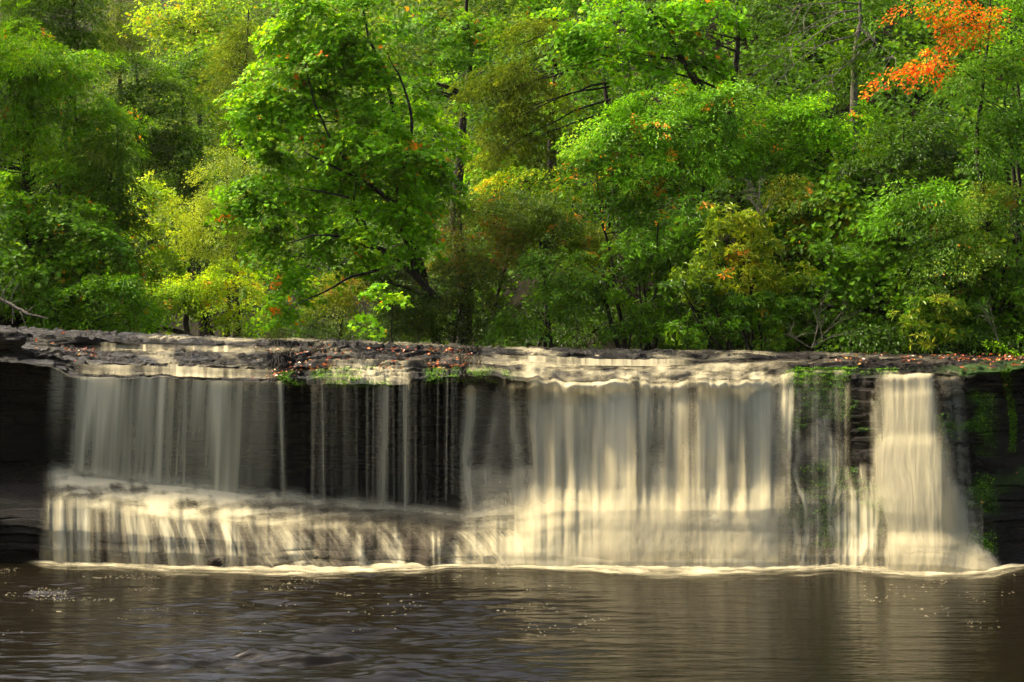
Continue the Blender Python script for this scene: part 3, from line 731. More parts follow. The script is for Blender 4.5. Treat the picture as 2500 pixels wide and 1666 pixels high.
# scattered foam flecks on the pool
n = 2600
r = np.random.default_rng(31)
fy = np.concatenate([r.uniform(1392, 1480, 1800), r.uniform(1480, 1560, 500), r.uniform(1395, 1540, 300)])
fp = np.concatenate([np.clip(np.abs(r.normal(0, 1, 1800)) * 480, 0, 1500), r.uniform(0, 1500, 500), r.uniform(2050, 2500, 300)])
keep = vn(fp / 120, fy / 14.0, seed=130) > .62
fy, fp = fy[keep], fp[keep]; n = len(fy)
dd = CAMZ * F / (fy - HY); cx_ = wx(fp, dd)
rad = r.uniform(.003, .008, n) * (1 + 1.2 * (r.random(n) < .08))
ang = np.arange(6) / 6 * 2 * np.pi
vx = cx_[:, None] + rad[:, None] * np.cos(ang) * r.uniform(1.2, 3.2, n)[:, None]
vy = dd[:, None] + rad[:, None] * np.sin(ang) * 1.2
V = np.stack([vx, vy, np.full_like(vx, .03)], -1)
Vc = np.stack([cx_, dd, np.full(n, .045)], -1)[:, None]
V = np.concatenate([V, Vc], 1)
idx = (np.arange(n) * 7)[:, None, None]
fc = np.array([(k, (k + 1) % 6, 6) for k in range(6)])[None] + idx
fm = mesh_obj('foam_flecks', V, fc.reshape(-1, 3), M_FALL, vattr={'dens': np.full(n * 7, .42)})
tag(fm, 'pale bubbles and foam flecks drifting on the pool', 'foam', kind='stuff')

# ------------------------------------------------------------------ vegetation tools
OVAL = (np.array([(0, 0, 0), (-.5, .45, .10), (0, 1, -.06), (.5, .45, .10)]), np.array([(0, 2, 1), (0, 3, 2)]))
MAPLE = (np.array([(0, 0, 0), (-.5, .12, .02), (-.56, .58, .06), (-.2, .5, 0), (0, 1, -.1), (.2, .5, 0), (.56, .58, .06), (.5, .12, .02)]),
         np.array([(0, 3, 1), (1, 3, 2), (0, 5, 3), (3, 5, 4), (0, 7, 5), (5, 7, 6)]))

def norm(a): return a / (np.linalg.norm(a, axis=-1, keepdims=True) + 1e-9)

class Leaves:
    def __init__(s): s.V = []; s.Fc = []; s.C = []; s.n = 0
    def add(s, P, Dr, Nm, L, W, col, tmpl=OVAL):
        T, Fc = tmpl
        Dr = norm(Dr); Sd = norm(np.cross(Dr, Nm)); Nm = np.cross(Sd, Dr)
        L = np.broadcast_to(L, (len(P),)); W = np.broadcast_to(W, (len(P),))
        V = P[:, None] + T[None, :, 0, None] * W[:, None, None] * Sd[:, None] + T[None, :, 1, None] * L[:, None, None] * Dr[:, None] + T[None, :, 2, None] * L[:, None, None] * Nm[:, None]
        f = Fc[None] + (s.n + np.arange(len(P)) * len(T))[:, None, None]
        s.V.append(V.reshape(-1, 3)); s.Fc.append(f.reshape(-1, 3)); s.C.append(np.repeat(col, len(Fc), 0)); s.n += len(P) * len(T)
    def build(s, name, mat, parent=None):
        V = np.concatenate(s.V)
        if parent is not None: V = V - np.array(parent.location)
        return mesh_obj(name, V, np.concatenate(s.Fc), mat, parent=parent, fcol=np.concatenate(s.C))

def palette(P, rng, cols, weights, clump=0.8, jit=0.25, seed=0):
    """own colour of each leaf: main colours vary by branch, with odd turned leaves"""
    cols = np.array(cols, float); w = np.cumsum(weights) / np.sum(weights)
    u = np.clip(0.62 * (fbm(P[:, 0] * clump, P[:, 1] * clump, P[:, 2] * clump, seed=seed, o=3) - .5) * 2.6 + .5 + rng.normal(0, .22, len(P)), 0, .9999)
    wl = weights[-1] / np.sum(weights)
    if wl < .07: u = u * (w[-2] - 1e-6)
    k = np.searchsorted(w, u)
    if wl < .07:
        cell = np.floor(P / .28).astype(np.int64)
        hit = (_h(cell[:, 0], cell[:, 1], cell[:, 2], seed + 5) < wl * 1.6) & (rng.random(len(P)) < .55)
        k = np.where(hit, len(cols) - 1, k)
    k = np.clip(k, 0, len(cols) - 1)
    c = cols[k] * np.array([1.32, 1.45, .22])
    c = np.stack([np.maximum(c[:, 0], .40 * c[:, 1]), c[:, 1], c[:, 2]], 1)
    return c * np.clip(1 + rng.normal(0, jit, (len(P), 1)), .4, 1.9)

class Tubes:
    def __init__(s, k=5): s.V = []; s.Fc = []; s.n = 0; s.k = k
    def add(s, pts, rad):
        pts = np.asarray(pts, float); rad = np.asarray(rad, float); k = s.k; n = len(pts)
        tg = norm(np.gradient(pts, axis=0))
        ref = np.where(np.abs(tg[:, 2:3]) > .9, np.array([[1, 0, 0]]), np.array([[0, 0, 1.]]))
        a = norm(np.cross(tg, ref)); b = np.cross(tg, a)
        th = np.arange(k) / k * 2 * np.pi
        V = pts[:, None] + rad[:, None, None] * (np.cos(th)[None, :, None] * a[:, None] + np.sin(th)[None, :, None] * b[:, None])
        i = np.arange(n * k).reshape(n, k); j = np.roll(i, -1, 1)
        f = np.stack([i[:-1], j[:-1], j[1:], i[1:]], -1).reshape(-1, 4) + s.n
        s.V.append(V.reshape(-1, 3)); s.Fc.append(f); s.n += n * k
    def build(s, name, mat, parent=None):
        V = np.concatenate(s.V)
        if parent is not None: V = V - np.array(parent.location)
        return mesh_obj(name, V, np.concatenate(s.Fc), mat, parent=parent, smooth=True)

def curve(a, b, n, sag, rng, wob=.06):
    t = np.linspace(0, 1, n)[:, None]; L = np.linalg.norm(np.array(b) - a)
    p = np.array(a) * (1 - t) + np.array(b) * t
    p[:, 2] += (sag * L * 4 * t * (1 - t))[:, 0]
    w = rng.normal(0, wob * L, (n, 3)); w[0] = w[-1] = 0
    w = np.cumsum(w, 0) * .5; w -= np.linspace(0, 1, n)[:, None] * w[-1]
    return p + w

G = {  # natural leaf colours (linear)
 'bright': ([(.04, .13, .003), (.075, .215, .004), (.14, .30, .006), (.26, .36, .01), (.70, .16, .012)], [.23, .32, .27, .16, .02]),
 'vivid': ([(.035, .14, .003), (.07, .235, .005), (.13, .33, .008), (.25, .37, .012), (.65, .16, .01)], [.25, .35, .25, .14, .01]),
 'mid': ([(.035, .11, .003), (.06, .17, .004), (.10, .24, .006), (.18, .26, .01), (.5, .15, .01)], [.26, .35, .25, .13, .01]),
 'yellow': ([(.12, .20, .005), (.22, .32, .008), (.34, .42, .012), (.46, .44, .02), (.6, .24, .012)], [.25, .3, .25, .17, .03]),
 'pale': ([(.12, .17, .012), (.22, .27, .02), (.34, .37, .04), (.46, .46, .08)], [.3, .35, .25, .1]),
 'silver': ([(.04, .14, .005), (.08, .23, .007), (.15, .33, .015), (.30, .42, .05), (.6, .22, .02)], [.22, .32, .28, .165, .025]),
 'rhodo': ([(.022, .065, .004), (.042, .115, .005), (.075, .17, .008), (.14, .21, .014), (.4, .18, .02)], [.28, .34, .24, .125, .015]),
 'olive': ([(.05, .085, .004), (.09, .14, .006), (.15, .20, .008), (.26, .25, .015), (.48, .17, .02)], [.25, .33, .25, .14, .03]),
 'rust': ([(.032, .060, .004), (.055, .095, .006), (.10, .115, .008), (.17, .09, .012), (.32, .09, .012)], [.27, .28, .23, .16, .06]),
 'gold': ([(.06, .14, .005), (.15, .22, .006), (.32, .34, .010), (.50, .38, .012), (.60, .18, .012)], [.25, .25, .25, .15, .10]),
 'hemlock': ([(.02, .065, .003), (.035, .10, .004), (.06, .14, .006), (.11, .17, .01)], [.3, .35, .25, .1]),
 'brown': ([(.045, .070, .008), (.08, .105, .014), (.12, .145, .022), (.19, .20, .035)], [.3, .35, .25, .1]),
 'red': ([(.10, .18, .01), (.50, .14, .012), (.60, .07, .010), (.55, .03, .010), (.56, .26, .05)], [.34, .22, .20, .14, .10]),
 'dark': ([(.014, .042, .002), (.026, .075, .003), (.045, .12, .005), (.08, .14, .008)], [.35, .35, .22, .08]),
}
SPECIES = {  # leaf length, width/length, template, material, leaves per spray, spray radius, flatness, droop, glossy normal spread
 'broad': dict(L=.105, W=.85, t=MAPLE, m=M_LEAF, n=95, r=.44, flat=.12, droop=.35, nj=.38),
 'small': dict(L=.085, W=.6, t=OVAL, m=M_LEAF, n=150, r=.46, flat=.15, droop=.25, nj=.5),
 'gloss': dict(L=.095, W=.45, t=OVAL, m=M_GLOSSY, n=130, r=.40, flat=.18, droop=.2, nj=.6),
 'tiny': dict(L=.062, W=.5, t=OVAL, m=M_GLOSSY, n=220, r=.40, flat=.2, droop=.25, nj=.65),
 'needle': dict(L=.12, W=.22, t=OVAL, m=M_NEEDLE, n=120, r=.5, flat=.07, droop=.6, nj=.25),
 'far': dict(L=.17, W=.8, t=OVAL, m=M_LEAF, n=55, r=.75, flat=.22, droop=.3, nj=.4),
}

def lobe_points(C, R, n, rng, seed, irr=.34):
    d = rng.normal(0, 1, (n * 7, 3)); d = norm(d); d = d[d[:, 1] < .45]
    rr_ = 1.12 - .70 * rng.random(len(d)) ** 1.3
    q_ = C + d * R * rr_[:, None]
    g_ = fbm(q_[:, 0] * 1.15, q_[:, 1] * .9, q_[:, 2] * 1.7, seed=seed + 3, o=3) + .10 * rng.random(len(d)) - .25 * np.clip(rr_ - .9, 0, 1)
    kk_ = np.argsort(-g_)[:int(len(d) * .5)]; kk_ = rng.permutation(kk_)[:n]
    d = d[kk_]; rr_ = rr_[kk_]
    k = 1 + irr * 2 * (fbm(d[:, 0] * 1.7 + seed, d[:, 1] * 1.7, d[:, 2] * 1.7, seed=seed, o=3) - .5)
    return C + d * R * (rr_ * k)[:, None], d

def spray_leaves(LV, P, O, sp, pal, rng, seed, scale=1.0):
    """leaf sprays centred on P with outward direction O"""
    n = sp['n']; m = len(P)
    up = norm(O * np.array([.55, .55, .3]) + np.array([0, 0, .85]) + rng.normal(0, .22, (m, 3)))
    out = norm(O * np.array([1, 1, .4]) + rng.normal(0, .3, (m, 3)))
    A = norm(np.cross(up, np.cross(out, up))); B = np.cross(up, A)
    sz = sp['r'] * scale * rng.uniform(.6, 1.35, m)
    a = rng.uniform(0, 2 * np.pi, (m, n)); r_ = np.sqrt(rng.random((m, n)))
    la = r_ * np.cos(a) * 1.25 * sz[:, None]; lb = r_ * np.sin(a) * .85 * sz[:, None]
    h = rng.normal(0, sp['flat'], (m, n)) * sz[:, None] * .8
    Q = P[:, None] + la[..., None] * A[:, None] + lb[..., None] * B[:, None] + h[..., None] * up[:, None]
    Q[..., 2] -= sp['droop'] * (r_ ** 2) * sz[:, None] * .8
    dr = norm(la[..., None] * A[:, None] + lb[..., None] * B[:, None]) + out[:, None] * .5 + rng.normal(0, .35, (m, n, 3)) + np.array([0, 0, -.35 - sp['droop'] * .5])
    nm = up[:, None] + rng.normal(0, sp['nj'], (m, n, 3))
    Q = Q.reshape(-1, 3); dr = dr.reshape(-1, 3); nm = nm.reshape(-1, 3)
    L = sp['L'] * scale ** .5 * rng.uniform(.65, 1.3, len(Q))
    col = palette(Q, rng, *pal, seed=seed)
    LV.add(Q, dr, nm, L, L * sp['W'], col, sp['t'])

def rosettes(LV, P, O, pal, rng, seed, L=.15, W=.30, n=8):
    m = len(P)
    ax = norm(O + np.array([0, -.15, .55]) + rng.normal(0, .28, (m, 3)))
    ref = norm(rng.normal(0, 1, (m, 3))); A = norm(np.cross(ax, ref)); B = np.cross(ax, A)
    th = (np.arange(n) / n * 2 * np.pi)[None] + rng.uniform(0, 6.28, (m, 1)) + rng.normal(0, .25, (m, n))
    rd = np.cos(th)[..., None] * A[:, None] + np.sin(th)[..., None] * B[:, None]
    el = rng.normal(.12, .28, (m, n, 1))
    dr = rd + ax[:, None] * el + np.array([0, 0, -.12])
    nm = ax[:, None] - rd * el * .8 + rng.normal(0, .1, (m, n, 3))
    Q = np.repeat(P[:, None], n, 1) + rd * .012
    col = palette(np.repeat(P, n, 0), rng, *pal, seed=seed)
    Ls = L * rng.uniform(.65, 1.25, m * n)
    LV.add(Q.reshape(-1, 3), dr.reshape(-1, 3), nm.reshape(-1, 3), Ls, Ls * W, col, OVAL)

TREE_N = [0]
def plant(name, label, cat, lobes, d, species, pal, cov=2.3, base=None, trunk=.12, group=None, bark=None, limbs=.5, depth=.8, topx=None, extra=None, scale=1.0, irr=.5, leafscale=1.0, low=0.0, trunk_top=None):
    """lobes: (cx, cy, rx, ry[, depth offset]) measured on the 2353 px print"""
    TREE_N[0] += 1; seed = 200 + TREE_N[0] * 13; rng = np.random.default_rng(seed)
    W = []
    for l in lobes:
        dd_ = d + (l[4] if len(l) > 4 else 0)
        W.append((np.array([wx(l[0] * S, dd_), dd_, wz(l[1] * S, dd_)]), np.array([l[2] * S / F * dd_, 0, l[3] * S / F * dd_])))
    for c, r_ in W: r_[1] = depth * .5 * (r_[0] + r_[2])
    bx = base if base is not None else np.mean([l[0] for l in lobes])
    bd = d + .3
    bxw = wx(bx * S, bd); bz = float(gz(bxw, bd)) - .05
    root = empty(name, (bxw, bd, bz)); tag(root, label, cat, group)
    LV = Leaves(); TB = Tubes(5)
    topc = max(W, key=lambda w: w[0][2] + w[1][2] * .5)
    top = topc[0] + np.array([0, .1, topc[1][2] * .55])
    if trunk_top is not None: top = np.array([wx(trunk_top[0] * S, bd), bd, wz(trunk_top[1] * S, bd)])
    start = np.array([bxw, bd, bz - .3])
    nt_ = 12
    tp = curve(start, top, nt_, 0, rng, .022)
    rad = trunk * (1 - np.linspace(0, 1, nt_) * .85); rad[0] *= 1.35
    if species == 'shrub':
        for k in range(7):
            c, r_ = W[rng.integers(len(W))]
            TB.add(curve(start + rng.normal(0, .15, 3) * [1, 1, 0], c + rng.normal(0, .4, 3) * r_, 6, -.05, rng, .05), np.linspace(trunk, trunk * .3, 6))
    else:
        TB.add(tp, rad)
    for li, (c, R) in enumerate(W):
        area = math.pi * R[0] * R[2]
        if species == 'shrub':
            # rounded sub-clumps with rosettes over their upper outer surface
            ncl = int(np.clip(area / .16, 10, 160) * 1.0)
            P, O = lobe_points(c, R * .92, ncl, rng, seed + li, irr)
            nr = int(area * cov * 44 / max(len(P), 1) / scale ** 2) + 3
            dsub = norm(rng.normal(0, 1, (len(P), nr, 3)) + O[:, None] * .8 + np.array([0, -.5, .6]))
            rs = rng.uniform(.22, .42, (len(P), 1, 1)) * scale
            Q = P[:, None] + dsub * rs * np.array([1.25, 1, .72]) * rng.uniform(.75, 1.05, (len(P), nr, 1))
            rosettes(LV, Q.reshape(-1, 3), dsub.reshape(-1, 3), pal, rng, seed, L=.155 * scale * leafscale)
            tw = P
        else:
            sp = SPECIES[species]
            la = .5 * sp['L'] ** 2 * sp['W'] * scale
            ns_ = int(1.35 * cov * area / la / sp['n'] * .95)
            P, O = lobe_points(c, R, ns_, rng, seed + li, irr)
            spray_leaves(LV, P, O, sp, pal, rng, seed, scale)
            tw = P
        # limbs reach from the trunk to a share of the sprays
        k = int(len(tw) * limbs)
        if species != 'shrub' and k:
            k = min(k, 26)
            order = rng.permutation(len(tw))[:k]
            for j, q in enumerate(order):
                e = tw[q]
                f = np.clip((e[2] - .25 * np.linalg.norm(e[:2] - tp[0, :2]) - tp[0, 2]) / max(top[2] - tp[0, 2], .1), .12, .97)
                ti = f * (nt_ - 1); i0 = int(ti); st = tp[i0] * (1 - ti + i0) + tp[min(i0 + 1, nt_ - 1)] * (ti - i0)
                r0 = trunk * (1 - f * .8) * (.42 if j < 8 else .2)
                TB.add(curve(st, e, 6, .05 if species != 'needle' else -.05, rng, .04), np.linspace(r0, .006, 6))
    if extra: extra(TB, LV, rng, W, tp)
    TB.build('trunk', bark or M_BARK, root)
    LV.build('crown', SPECIES[species]['m'] if species != 'shrub' else M_GLOSSY, root)
    return root

# ------------------------------------------------------------------ trees and shrubs, left bank
plant('hemlock_tree', 'soft dark green hemlock filling the left edge above the low broadleaf shrubs', 'tree', [(20, 230, 120, 150), (90, 150, 110, 110), (60, 380, 110, 90)], 37, 'needle', G['mid'], cov=2.6, base=40, trunk=.2)
plant('hemlock_tree', 'dark hemlock crown in the very top left corner', 'tree', [(70, 40, 120, 90), (170, 30, 80, 90)], 42, 'needle', G['hemlock'], cov=2.6, base=120, trunk=.2)
plant('broadleaf_tree', 'mid green tree with drooping leafy boughs on the left bank, between hemlock and low shrubs', 'tree', [(170, 230, 110, 100), (230, 330, 90, 110), (120, 430, 150, 80)], 38, 'small', G['mid'], cov=2.3, base=150, trunk=.16)
plant('hemlock_tree', 'brownish hemlock bough hanging low beside the yellow-green gap of the river', 'tree', [(250, 430, 75, 90), (290, 540, 50, 100), (270, 330, 60, 60)], 37, 'needle', ([(.03, .075, .005), (.05, .11, .008), (.09, .12, .012), (.16, .12, .02)], [.3, .35, .25, .1]), cov=2.3, base=210, trunk=.12)
plant('broadleaf_shrub', 'leafy green shrub above the driftwood at the left end of the ledge', 'shrub', [(70, 560, 150, 90), (200, 560, 100, 100), (40, 470, 90, 60)], 35, 'broad', G['mid'], cov=2.2, base=110, trunk=.09, leafscale=.8)
plant('broadleaf_shrub', 'low green shrub on the left bank right behind the dry rock shelf', 'shrub', [(110, 690, 150, 80), (230, 700, 110, 80)], 34, 'small', G['mid'], cov=2.4, base=150, trunk=.07)
plant('broadleaf_shrub', 'low shrub with orange tipped leaves beside the upper river, left of the arching branches', 'shrub', [(320, 730, 75, 60), (290, 660, 60, 60)], 37, 'small', G['bright'], cov=2.3, base=300, trunk=.06)
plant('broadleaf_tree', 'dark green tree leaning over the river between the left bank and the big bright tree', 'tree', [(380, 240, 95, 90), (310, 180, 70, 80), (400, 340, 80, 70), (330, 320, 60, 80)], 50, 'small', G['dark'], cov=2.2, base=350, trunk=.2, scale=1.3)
plant('broadleaf_tree', 'yellow-green tree top in the haze at the top of the river gap', 'tree', [(440, 40, 100, 70), (380, 60, 60, 50), (520, 60, 60, 90)], 74, 'far', G['yellow'], cov=2.0, base=470, trunk=.3)  # yellow-green far leaves, kept extra light so their colour carries the hazy glow
plant('broadleaf_tree', 'second yellow-green hazy tree, below and right of the topmost one', 'tree', [(440, 170, 90, 70), (500, 190, 70, 100), (400, 150, 50, 60)], 68, 'far', ([(.05, .12, .006), (.10, .20, .01), (.17, .25, .015), (.27, .30, .03)], [.3, .35, .25, .1]), cov=2.0, base=470, trunk=.3)
plant('conifer_tree', 'tall bare brown conifer standing in the haze at top left', 'tree', [(275, 40, 45, 60), (275, 110, 60, 50), (300, 60, 40, 90)], 88, 'needle', G['brown'], cov=1.3, base=278, trunk=.3, scale=2.6, trunk_top=(272, -60))
plant('conifer_tree', 'grey-brown thin conifer behind the left side of the big bright tree', 'tree', [(545, 150, 45, 90), (520, 270, 50, 80), (570, 60, 35, 70)], 60, 'needle', G['brown'], cov=1.7, base=540, trunk=.2, scale=1.8)
plant('broadleaf_tree', 'slender young yellow-green tree with orange top in the river gap', 'tree', [(350, 450, 50, 60), (370, 540, 75, 80), (360, 630, 60, 50)], 47, 'broad', G['yellow'], cov=2.1, base=365, trunk=.1)
plant('broadleaf_tree', 'pale glittering small-leaved tree left of the big bright tree', 'tree', [(520, 430, 65, 70), (480, 520, 80, 80), (560, 560, 60, 70)], 45, 'tiny', G['pale'], cov=1.9, base=520, trunk=.11, scale=1.3)
plant('broadleaf_tree', 'yellow-green tree with low arching branches at the waterline of the upper river', 'tree', [(440, 660, 90, 70), (530, 690, 80, 70), (380, 710, 60, 55)], 43, 'small', G['yellow'], cov=2.2, base=500, trunk=.12,
      extra=lambda TB, LV, rng, W, tp: TB.add(curve(tp[2], np.array([wx(352, 42.6), 42.6, wz(800, 42.6)]), 9, .10, rng, .02), np.linspace(.13, .04, 9)))
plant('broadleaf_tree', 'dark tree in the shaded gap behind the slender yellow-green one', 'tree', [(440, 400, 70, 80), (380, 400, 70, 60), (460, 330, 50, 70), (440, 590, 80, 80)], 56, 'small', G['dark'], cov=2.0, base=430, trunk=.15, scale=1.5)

# ------------------------------------------------------------------ the big bright tree and its neighbours
def big_branches(TB, LV, rng, W, tp):
    def P_(x, y, d): return np.array([wx(x * S, d), d, wz(y * S, d)])
    for pts, r0 in (([(1010, 690), (930, 610), (860, 570), (790, 545), (720, 540), (660, 560)], .085), ([(960, 640), (905, 470), (850, 425), (780, 390), (700, 350)], .10),
                    ([(900, 590), (870, 620), (800, 640), (730, 680), (680, 700)], .05), ([(905, 470), (950, 300), (930, 200), (890, 120)], .06),
                    ([(860, 570), (830, 500), (800, 455), (740, 440), (680, 430)], .05), ([(830, 420), (760, 320), (720, 230), (700, 140)], .04), ([(840, 560), (812, 480), (820, 400)], .045)):
        p = np.array([P_(x, y, 34.6 - .25 * k) for k, (x, y) in enumerate(pts)])
        t = np.linspace(0, len(p) - 1, 5 * len(p)); q = np.stack([np.interp(t, np.arange(len(p)), p[:, c]) for c in range(3)], 1)
        q[1:-1] += rng.normal(0, .02, (len(q) - 2, 3))
        for _ in range(2): q[1:-1] = (q[:-2] + 2 * q[1:-1] + q[2:]) / 4
        TB.add(q, np.linspace(r0, .012, len(q)))
plant('maple_tree', 'biggest bright green broad-leaved tree, leaning out over the river left of centre', 'tree',
      [(720, 120, 130, 130), (830, 60, 120, 110), (620, 190, 90, 90), (570, 310, 85, 80), (700, 280, 130, 110), (850, 240, 130, 130), (960, 340, 100, 110), (640, 430, 110, 80), (790, 420, 120, 90), (570, 480, 70, 50), (690, 560, 110, 80), (800, 570, 90, 70), (920, 470, 80, 70, -.6), (640, 680, 65, 75), (700, 40, 80, 70), (1000, 430, 70, 80), (950, 560, 70, 50, -.7), (880, 350, 110, 80, -1), (820, 500, 90, 60, -1)],
      35, 'broad', G['bright'], cov=2.8, base=1010, trunk=.14, limbs=.06, depth=.62, extra=big_branches, irr=.42)
plant('maple_sapling', 'small light green sapling leaning over the ledge at centre left', 'sapling', [(870, 700, 36, 42), (835, 745, 34, 30), (900, 670, 24, 30)], 31, 'broad', G['bright'], cov=1.7, base=905, trunk=.03, scale=.9)
plant('broadleaf_shrub', 'olive small-leaved shrub under the lowest branches of the big bright tree', 'shrub', [(760, 710, 70, 65), (800, 660, 60, 60), (600, 750, 60, 35)], 36.5, 'tiny', G['olive'], cov=2.1, base=770, trunk=.06)
plant('forest_tree', 'dark trunked tree behind the right shoulder of the big bright tree', 'tree', [(1010, 60, 90, 90), (1080, 170, 70, 80), (960, 170, 80, 80), (1100, 40, 70, 60)], 41, 'broad', G['mid'], cov=1.2, base=1062, trunk=.26, trunk_top=(1075, -40))
plant('hemlock_tree', 'sparse olive-brown hemlock boughs slanting down at top centre', 'tree', [(1210, 160, 120, 55), (1120, 210, 70, 45), (1250, 90, 110, 50), (1200, 270, 120, 50), (1260, 340, 80, 50), (1140, 320, 70, 50)], 37.5, 'needle', G['brown'], cov=2.0, base=1400, trunk=.16, limbs=0, trunk_top=(1390, 40),
      extra=lambda TB, LV, rng, W, tp: [TB.add(curve(np.array([wx(1400 * S, 37.4), 37.4, wz(y0 * S, 37.4)]), np.array([wx(x1 * S, 36.4), 36.4, wz(y1 * S, 36.4)]), 8, .03, rng, .02), np.linspace(.032, .006, 8)) for y0, x1, y1 in ((60, 1120, 190), (130, 1090, 240), (190, 1150, 290), (230, 1120, 370), (150, 1200, 200), (40, 1180, 110), (260, 1210, 330), (300, 1250, 380), (200, 1180, 260))])
plant('maple_tree', 'vivid green broad-leaved tree hanging from the top edge right of centre', 'tree', [(1420, 60, 120, 80), (1300, 60, 80, 70), (1530, 90, 110, 80), (1620, 60, 90, 80), (1360, 130, 90, 55), (1570, 150, 80, 50)], 36, 'broad', G['vivid'], cov=2.3, base=1702, trunk=.17, trunk_top=(1692, -60), limbs=.1, scale=1.15,
      extra=lambda TB, LV, rng, W, tp: TB.add(curve(np.array([wx(1700 * S, 36.3), 36.3, wz(330 * S, 36.3)]), np.array([wx(1490 * S, 35.5), 35.5, wz(20 * S, 35.5)]), 9, .02, rng, .015), np.linspace(.12, .06, 9)))
plant('broadleaf_shrub', 'tall light green shrub with glittering leaves, right of centre below the vivid tree', 'shrub', [(1500, 260, 120, 70), (1440, 330, 110, 80), (1590, 310, 120, 90), (1370, 330, 60, 50), (1500, 390, 110, 60), (1660, 250, 70, 60)], 34, 'gloss', G['silver'], cov=2.3, base=1500, trunk=.09)
plant('broadleaf_shrub', 'green shrub with a few orange leaves below the tall light green one', 'shrub', [(1370, 410, 90, 60), (1500, 450, 90, 60), (1440, 500, 80, 60)], 34.2, 'gloss', ([(.02, .09, .006), (.04, .15, .008), (.08, .2, .015), (.55, .16, .012)], [.3, .36, .28, .06]), cov=2.2, base=1430, trunk=.07)
plant('azalea_shrub', 'rust and brown leaved shrub at the centre of the bank', 'shrub', [(1080, 520, 70, 60), (1140, 570, 90, 60), (1040, 600, 70, 60), (1200, 500, 60, 50)], 35.6, 'tiny', G['rust'], cov=2.2, base=1110, trunk=.06)
plant('azalea_shrub', 'yellow and gold patch of leaves under the slanting hemlock boughs', 'shrub', [(1200, 420, 80, 34), (1290, 410, 60, 40), (1130, 440, 40, 30)], 36, 'small', G['gold'], cov=1.8, base=1220, trunk=.05)
plant('azalea_shrub', 'olive shrub with reddish tips below the golden patch', 'shrub', [(1230, 480, 110, 60), (1310, 540, 80, 70), (1370, 560, 60, 60)], 35.2, 'tiny', G['olive'], cov=2.2, base=1260, trunk=.07)
plant('laurel_shrub', 'dark brownish laurel on the waterline at bottom centre of the bank', 'shrub', [(980, 700, 110, 80), (1080, 730, 90, 60), (1080, 650, 80, 60), (920, 660, 60, 50)], 35, 'tiny', ([(.012, .028, .004), (.03, .055, .006), (.07, .10, .012), (.14, .15, .03)], [.35, .35, .2, .1]), cov=2.3, base=1030, trunk=.07)
plant('laurel_shrub', 'green laurel with a light rounded top, right of the darkest hollow at centre', 'shrub', [(1250, 640, 80, 60), (1310, 700, 90, 70), (1200, 720, 60, 55)], 33.6, 'gloss', ([(.02, .06, .005), (.04, .11, .008), (.08, .17, .015), (.14, .2, .03)], [.3, .35, .25, .1]), cov=2.3, base=1270, trunk=.07)
plant('rhododendron', 'bright green rhododendron mound in the middle of the right half of the bank', 'shrub', [(1500, 560, 80, 50), (1560, 520, 60, 50), (1450, 610, 60, 40), (1530, 620, 60, 40)], 33, 'shrub', ([(.015, .08, .006), (.03, .13, .008), (.06, .2, .012), (.1, .24, .02)], [.28, .34, .25, .13]), cov=1.9, base=1510, trunk=.05)
plant('rhododendron', 'dark green rhododendron on the waterline left of the large pale one', 'shrub', [(1450, 720, 110, 65), (1380, 640, 60, 60), (1530, 720, 60, 70)], 33.2, 'shrub', G['rhodo'], cov=1.9, base=1450, trunk=.05)
plant('rhododendron', 'large dome of long-leaved rhododendron with pale leaf whorls, right of centre', 'shrub', [(1700, 560, 90, 60), (1640, 630, 80, 60), (1770, 620, 100, 70), (1680, 500, 50, 40)], 31.5, 'shrub', G['olive'], cov=2.0, base=1730, trunk=.05)
plant('rhododendron', 'dark lower skirt of rhododendron touching the river above the moss', 'shrub', [(1620, 730, 90, 60), (1740, 740, 110, 50), (1860, 730, 80, 60), (1560, 690, 50, 40)], 31.2, 'shrub', G['rhodo'], cov=1.9, base=1720, trunk=.05)
plant('laurel_shrub', 'orange tinted laurel rising behind the large rhododendron dome', 'shrub', [(1840, 460, 60, 50), (1920, 520, 80, 60), (1850, 540, 70, 50), (1790, 430, 40, 40)], 32.8, 'tiny', ([(.03, .07, .006), (.06, .12, .008), (.13, .17, .012), (.28, .2, .015), (.45, .15, .015)], [.25, .33, .25, .12, .05]), cov=2.2, base=1870, trunk=.06)
plant('rhododendron', 'green rhododendron tongue between the large dome and the dark hollow', 'shrub', [(1930, 640, 85, 60), (1990, 600, 50, 50), (1880, 680, 60, 50)], 31.4, 'shrub', ([(.015, .06, .006), (.03, .11, .008), (.06, .17, .012), (.11, .2, .02)], [.28, .34, .25, .13]), cov=2.0, base=1920, trunk=.05)
plant('broadleaf_shrub', 'broad mid green thicket with a few yellow leaves under the red-leaved tree', 'shrub', [(1780, 300, 110, 70), (1880, 350, 110, 70), (1800, 390, 100, 50), (1920, 270, 100, 60), (1700, 350, 80, 70)], 34.5, 'small', G['vivid'], cov=2.1, base=1830, trunk=.08)
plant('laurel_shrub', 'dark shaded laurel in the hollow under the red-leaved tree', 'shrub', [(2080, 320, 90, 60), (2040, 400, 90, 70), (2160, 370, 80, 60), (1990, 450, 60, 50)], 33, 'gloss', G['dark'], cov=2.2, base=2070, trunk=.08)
plant('rhododendron', 'bright green bush wedged between dark hollow and pale right-hand shrubs', 'shrub', [(2100, 450, 60, 50), (2050, 510, 60, 50), (2150, 430, 60, 45)], 31, 'gloss', ([(.02, .11, .006), (.04, .18, .008), (.08, .26, .015), (.13, .28, .02)], [.28, .34, .25, .13]), cov=2.2, base=2080, trunk=.05)
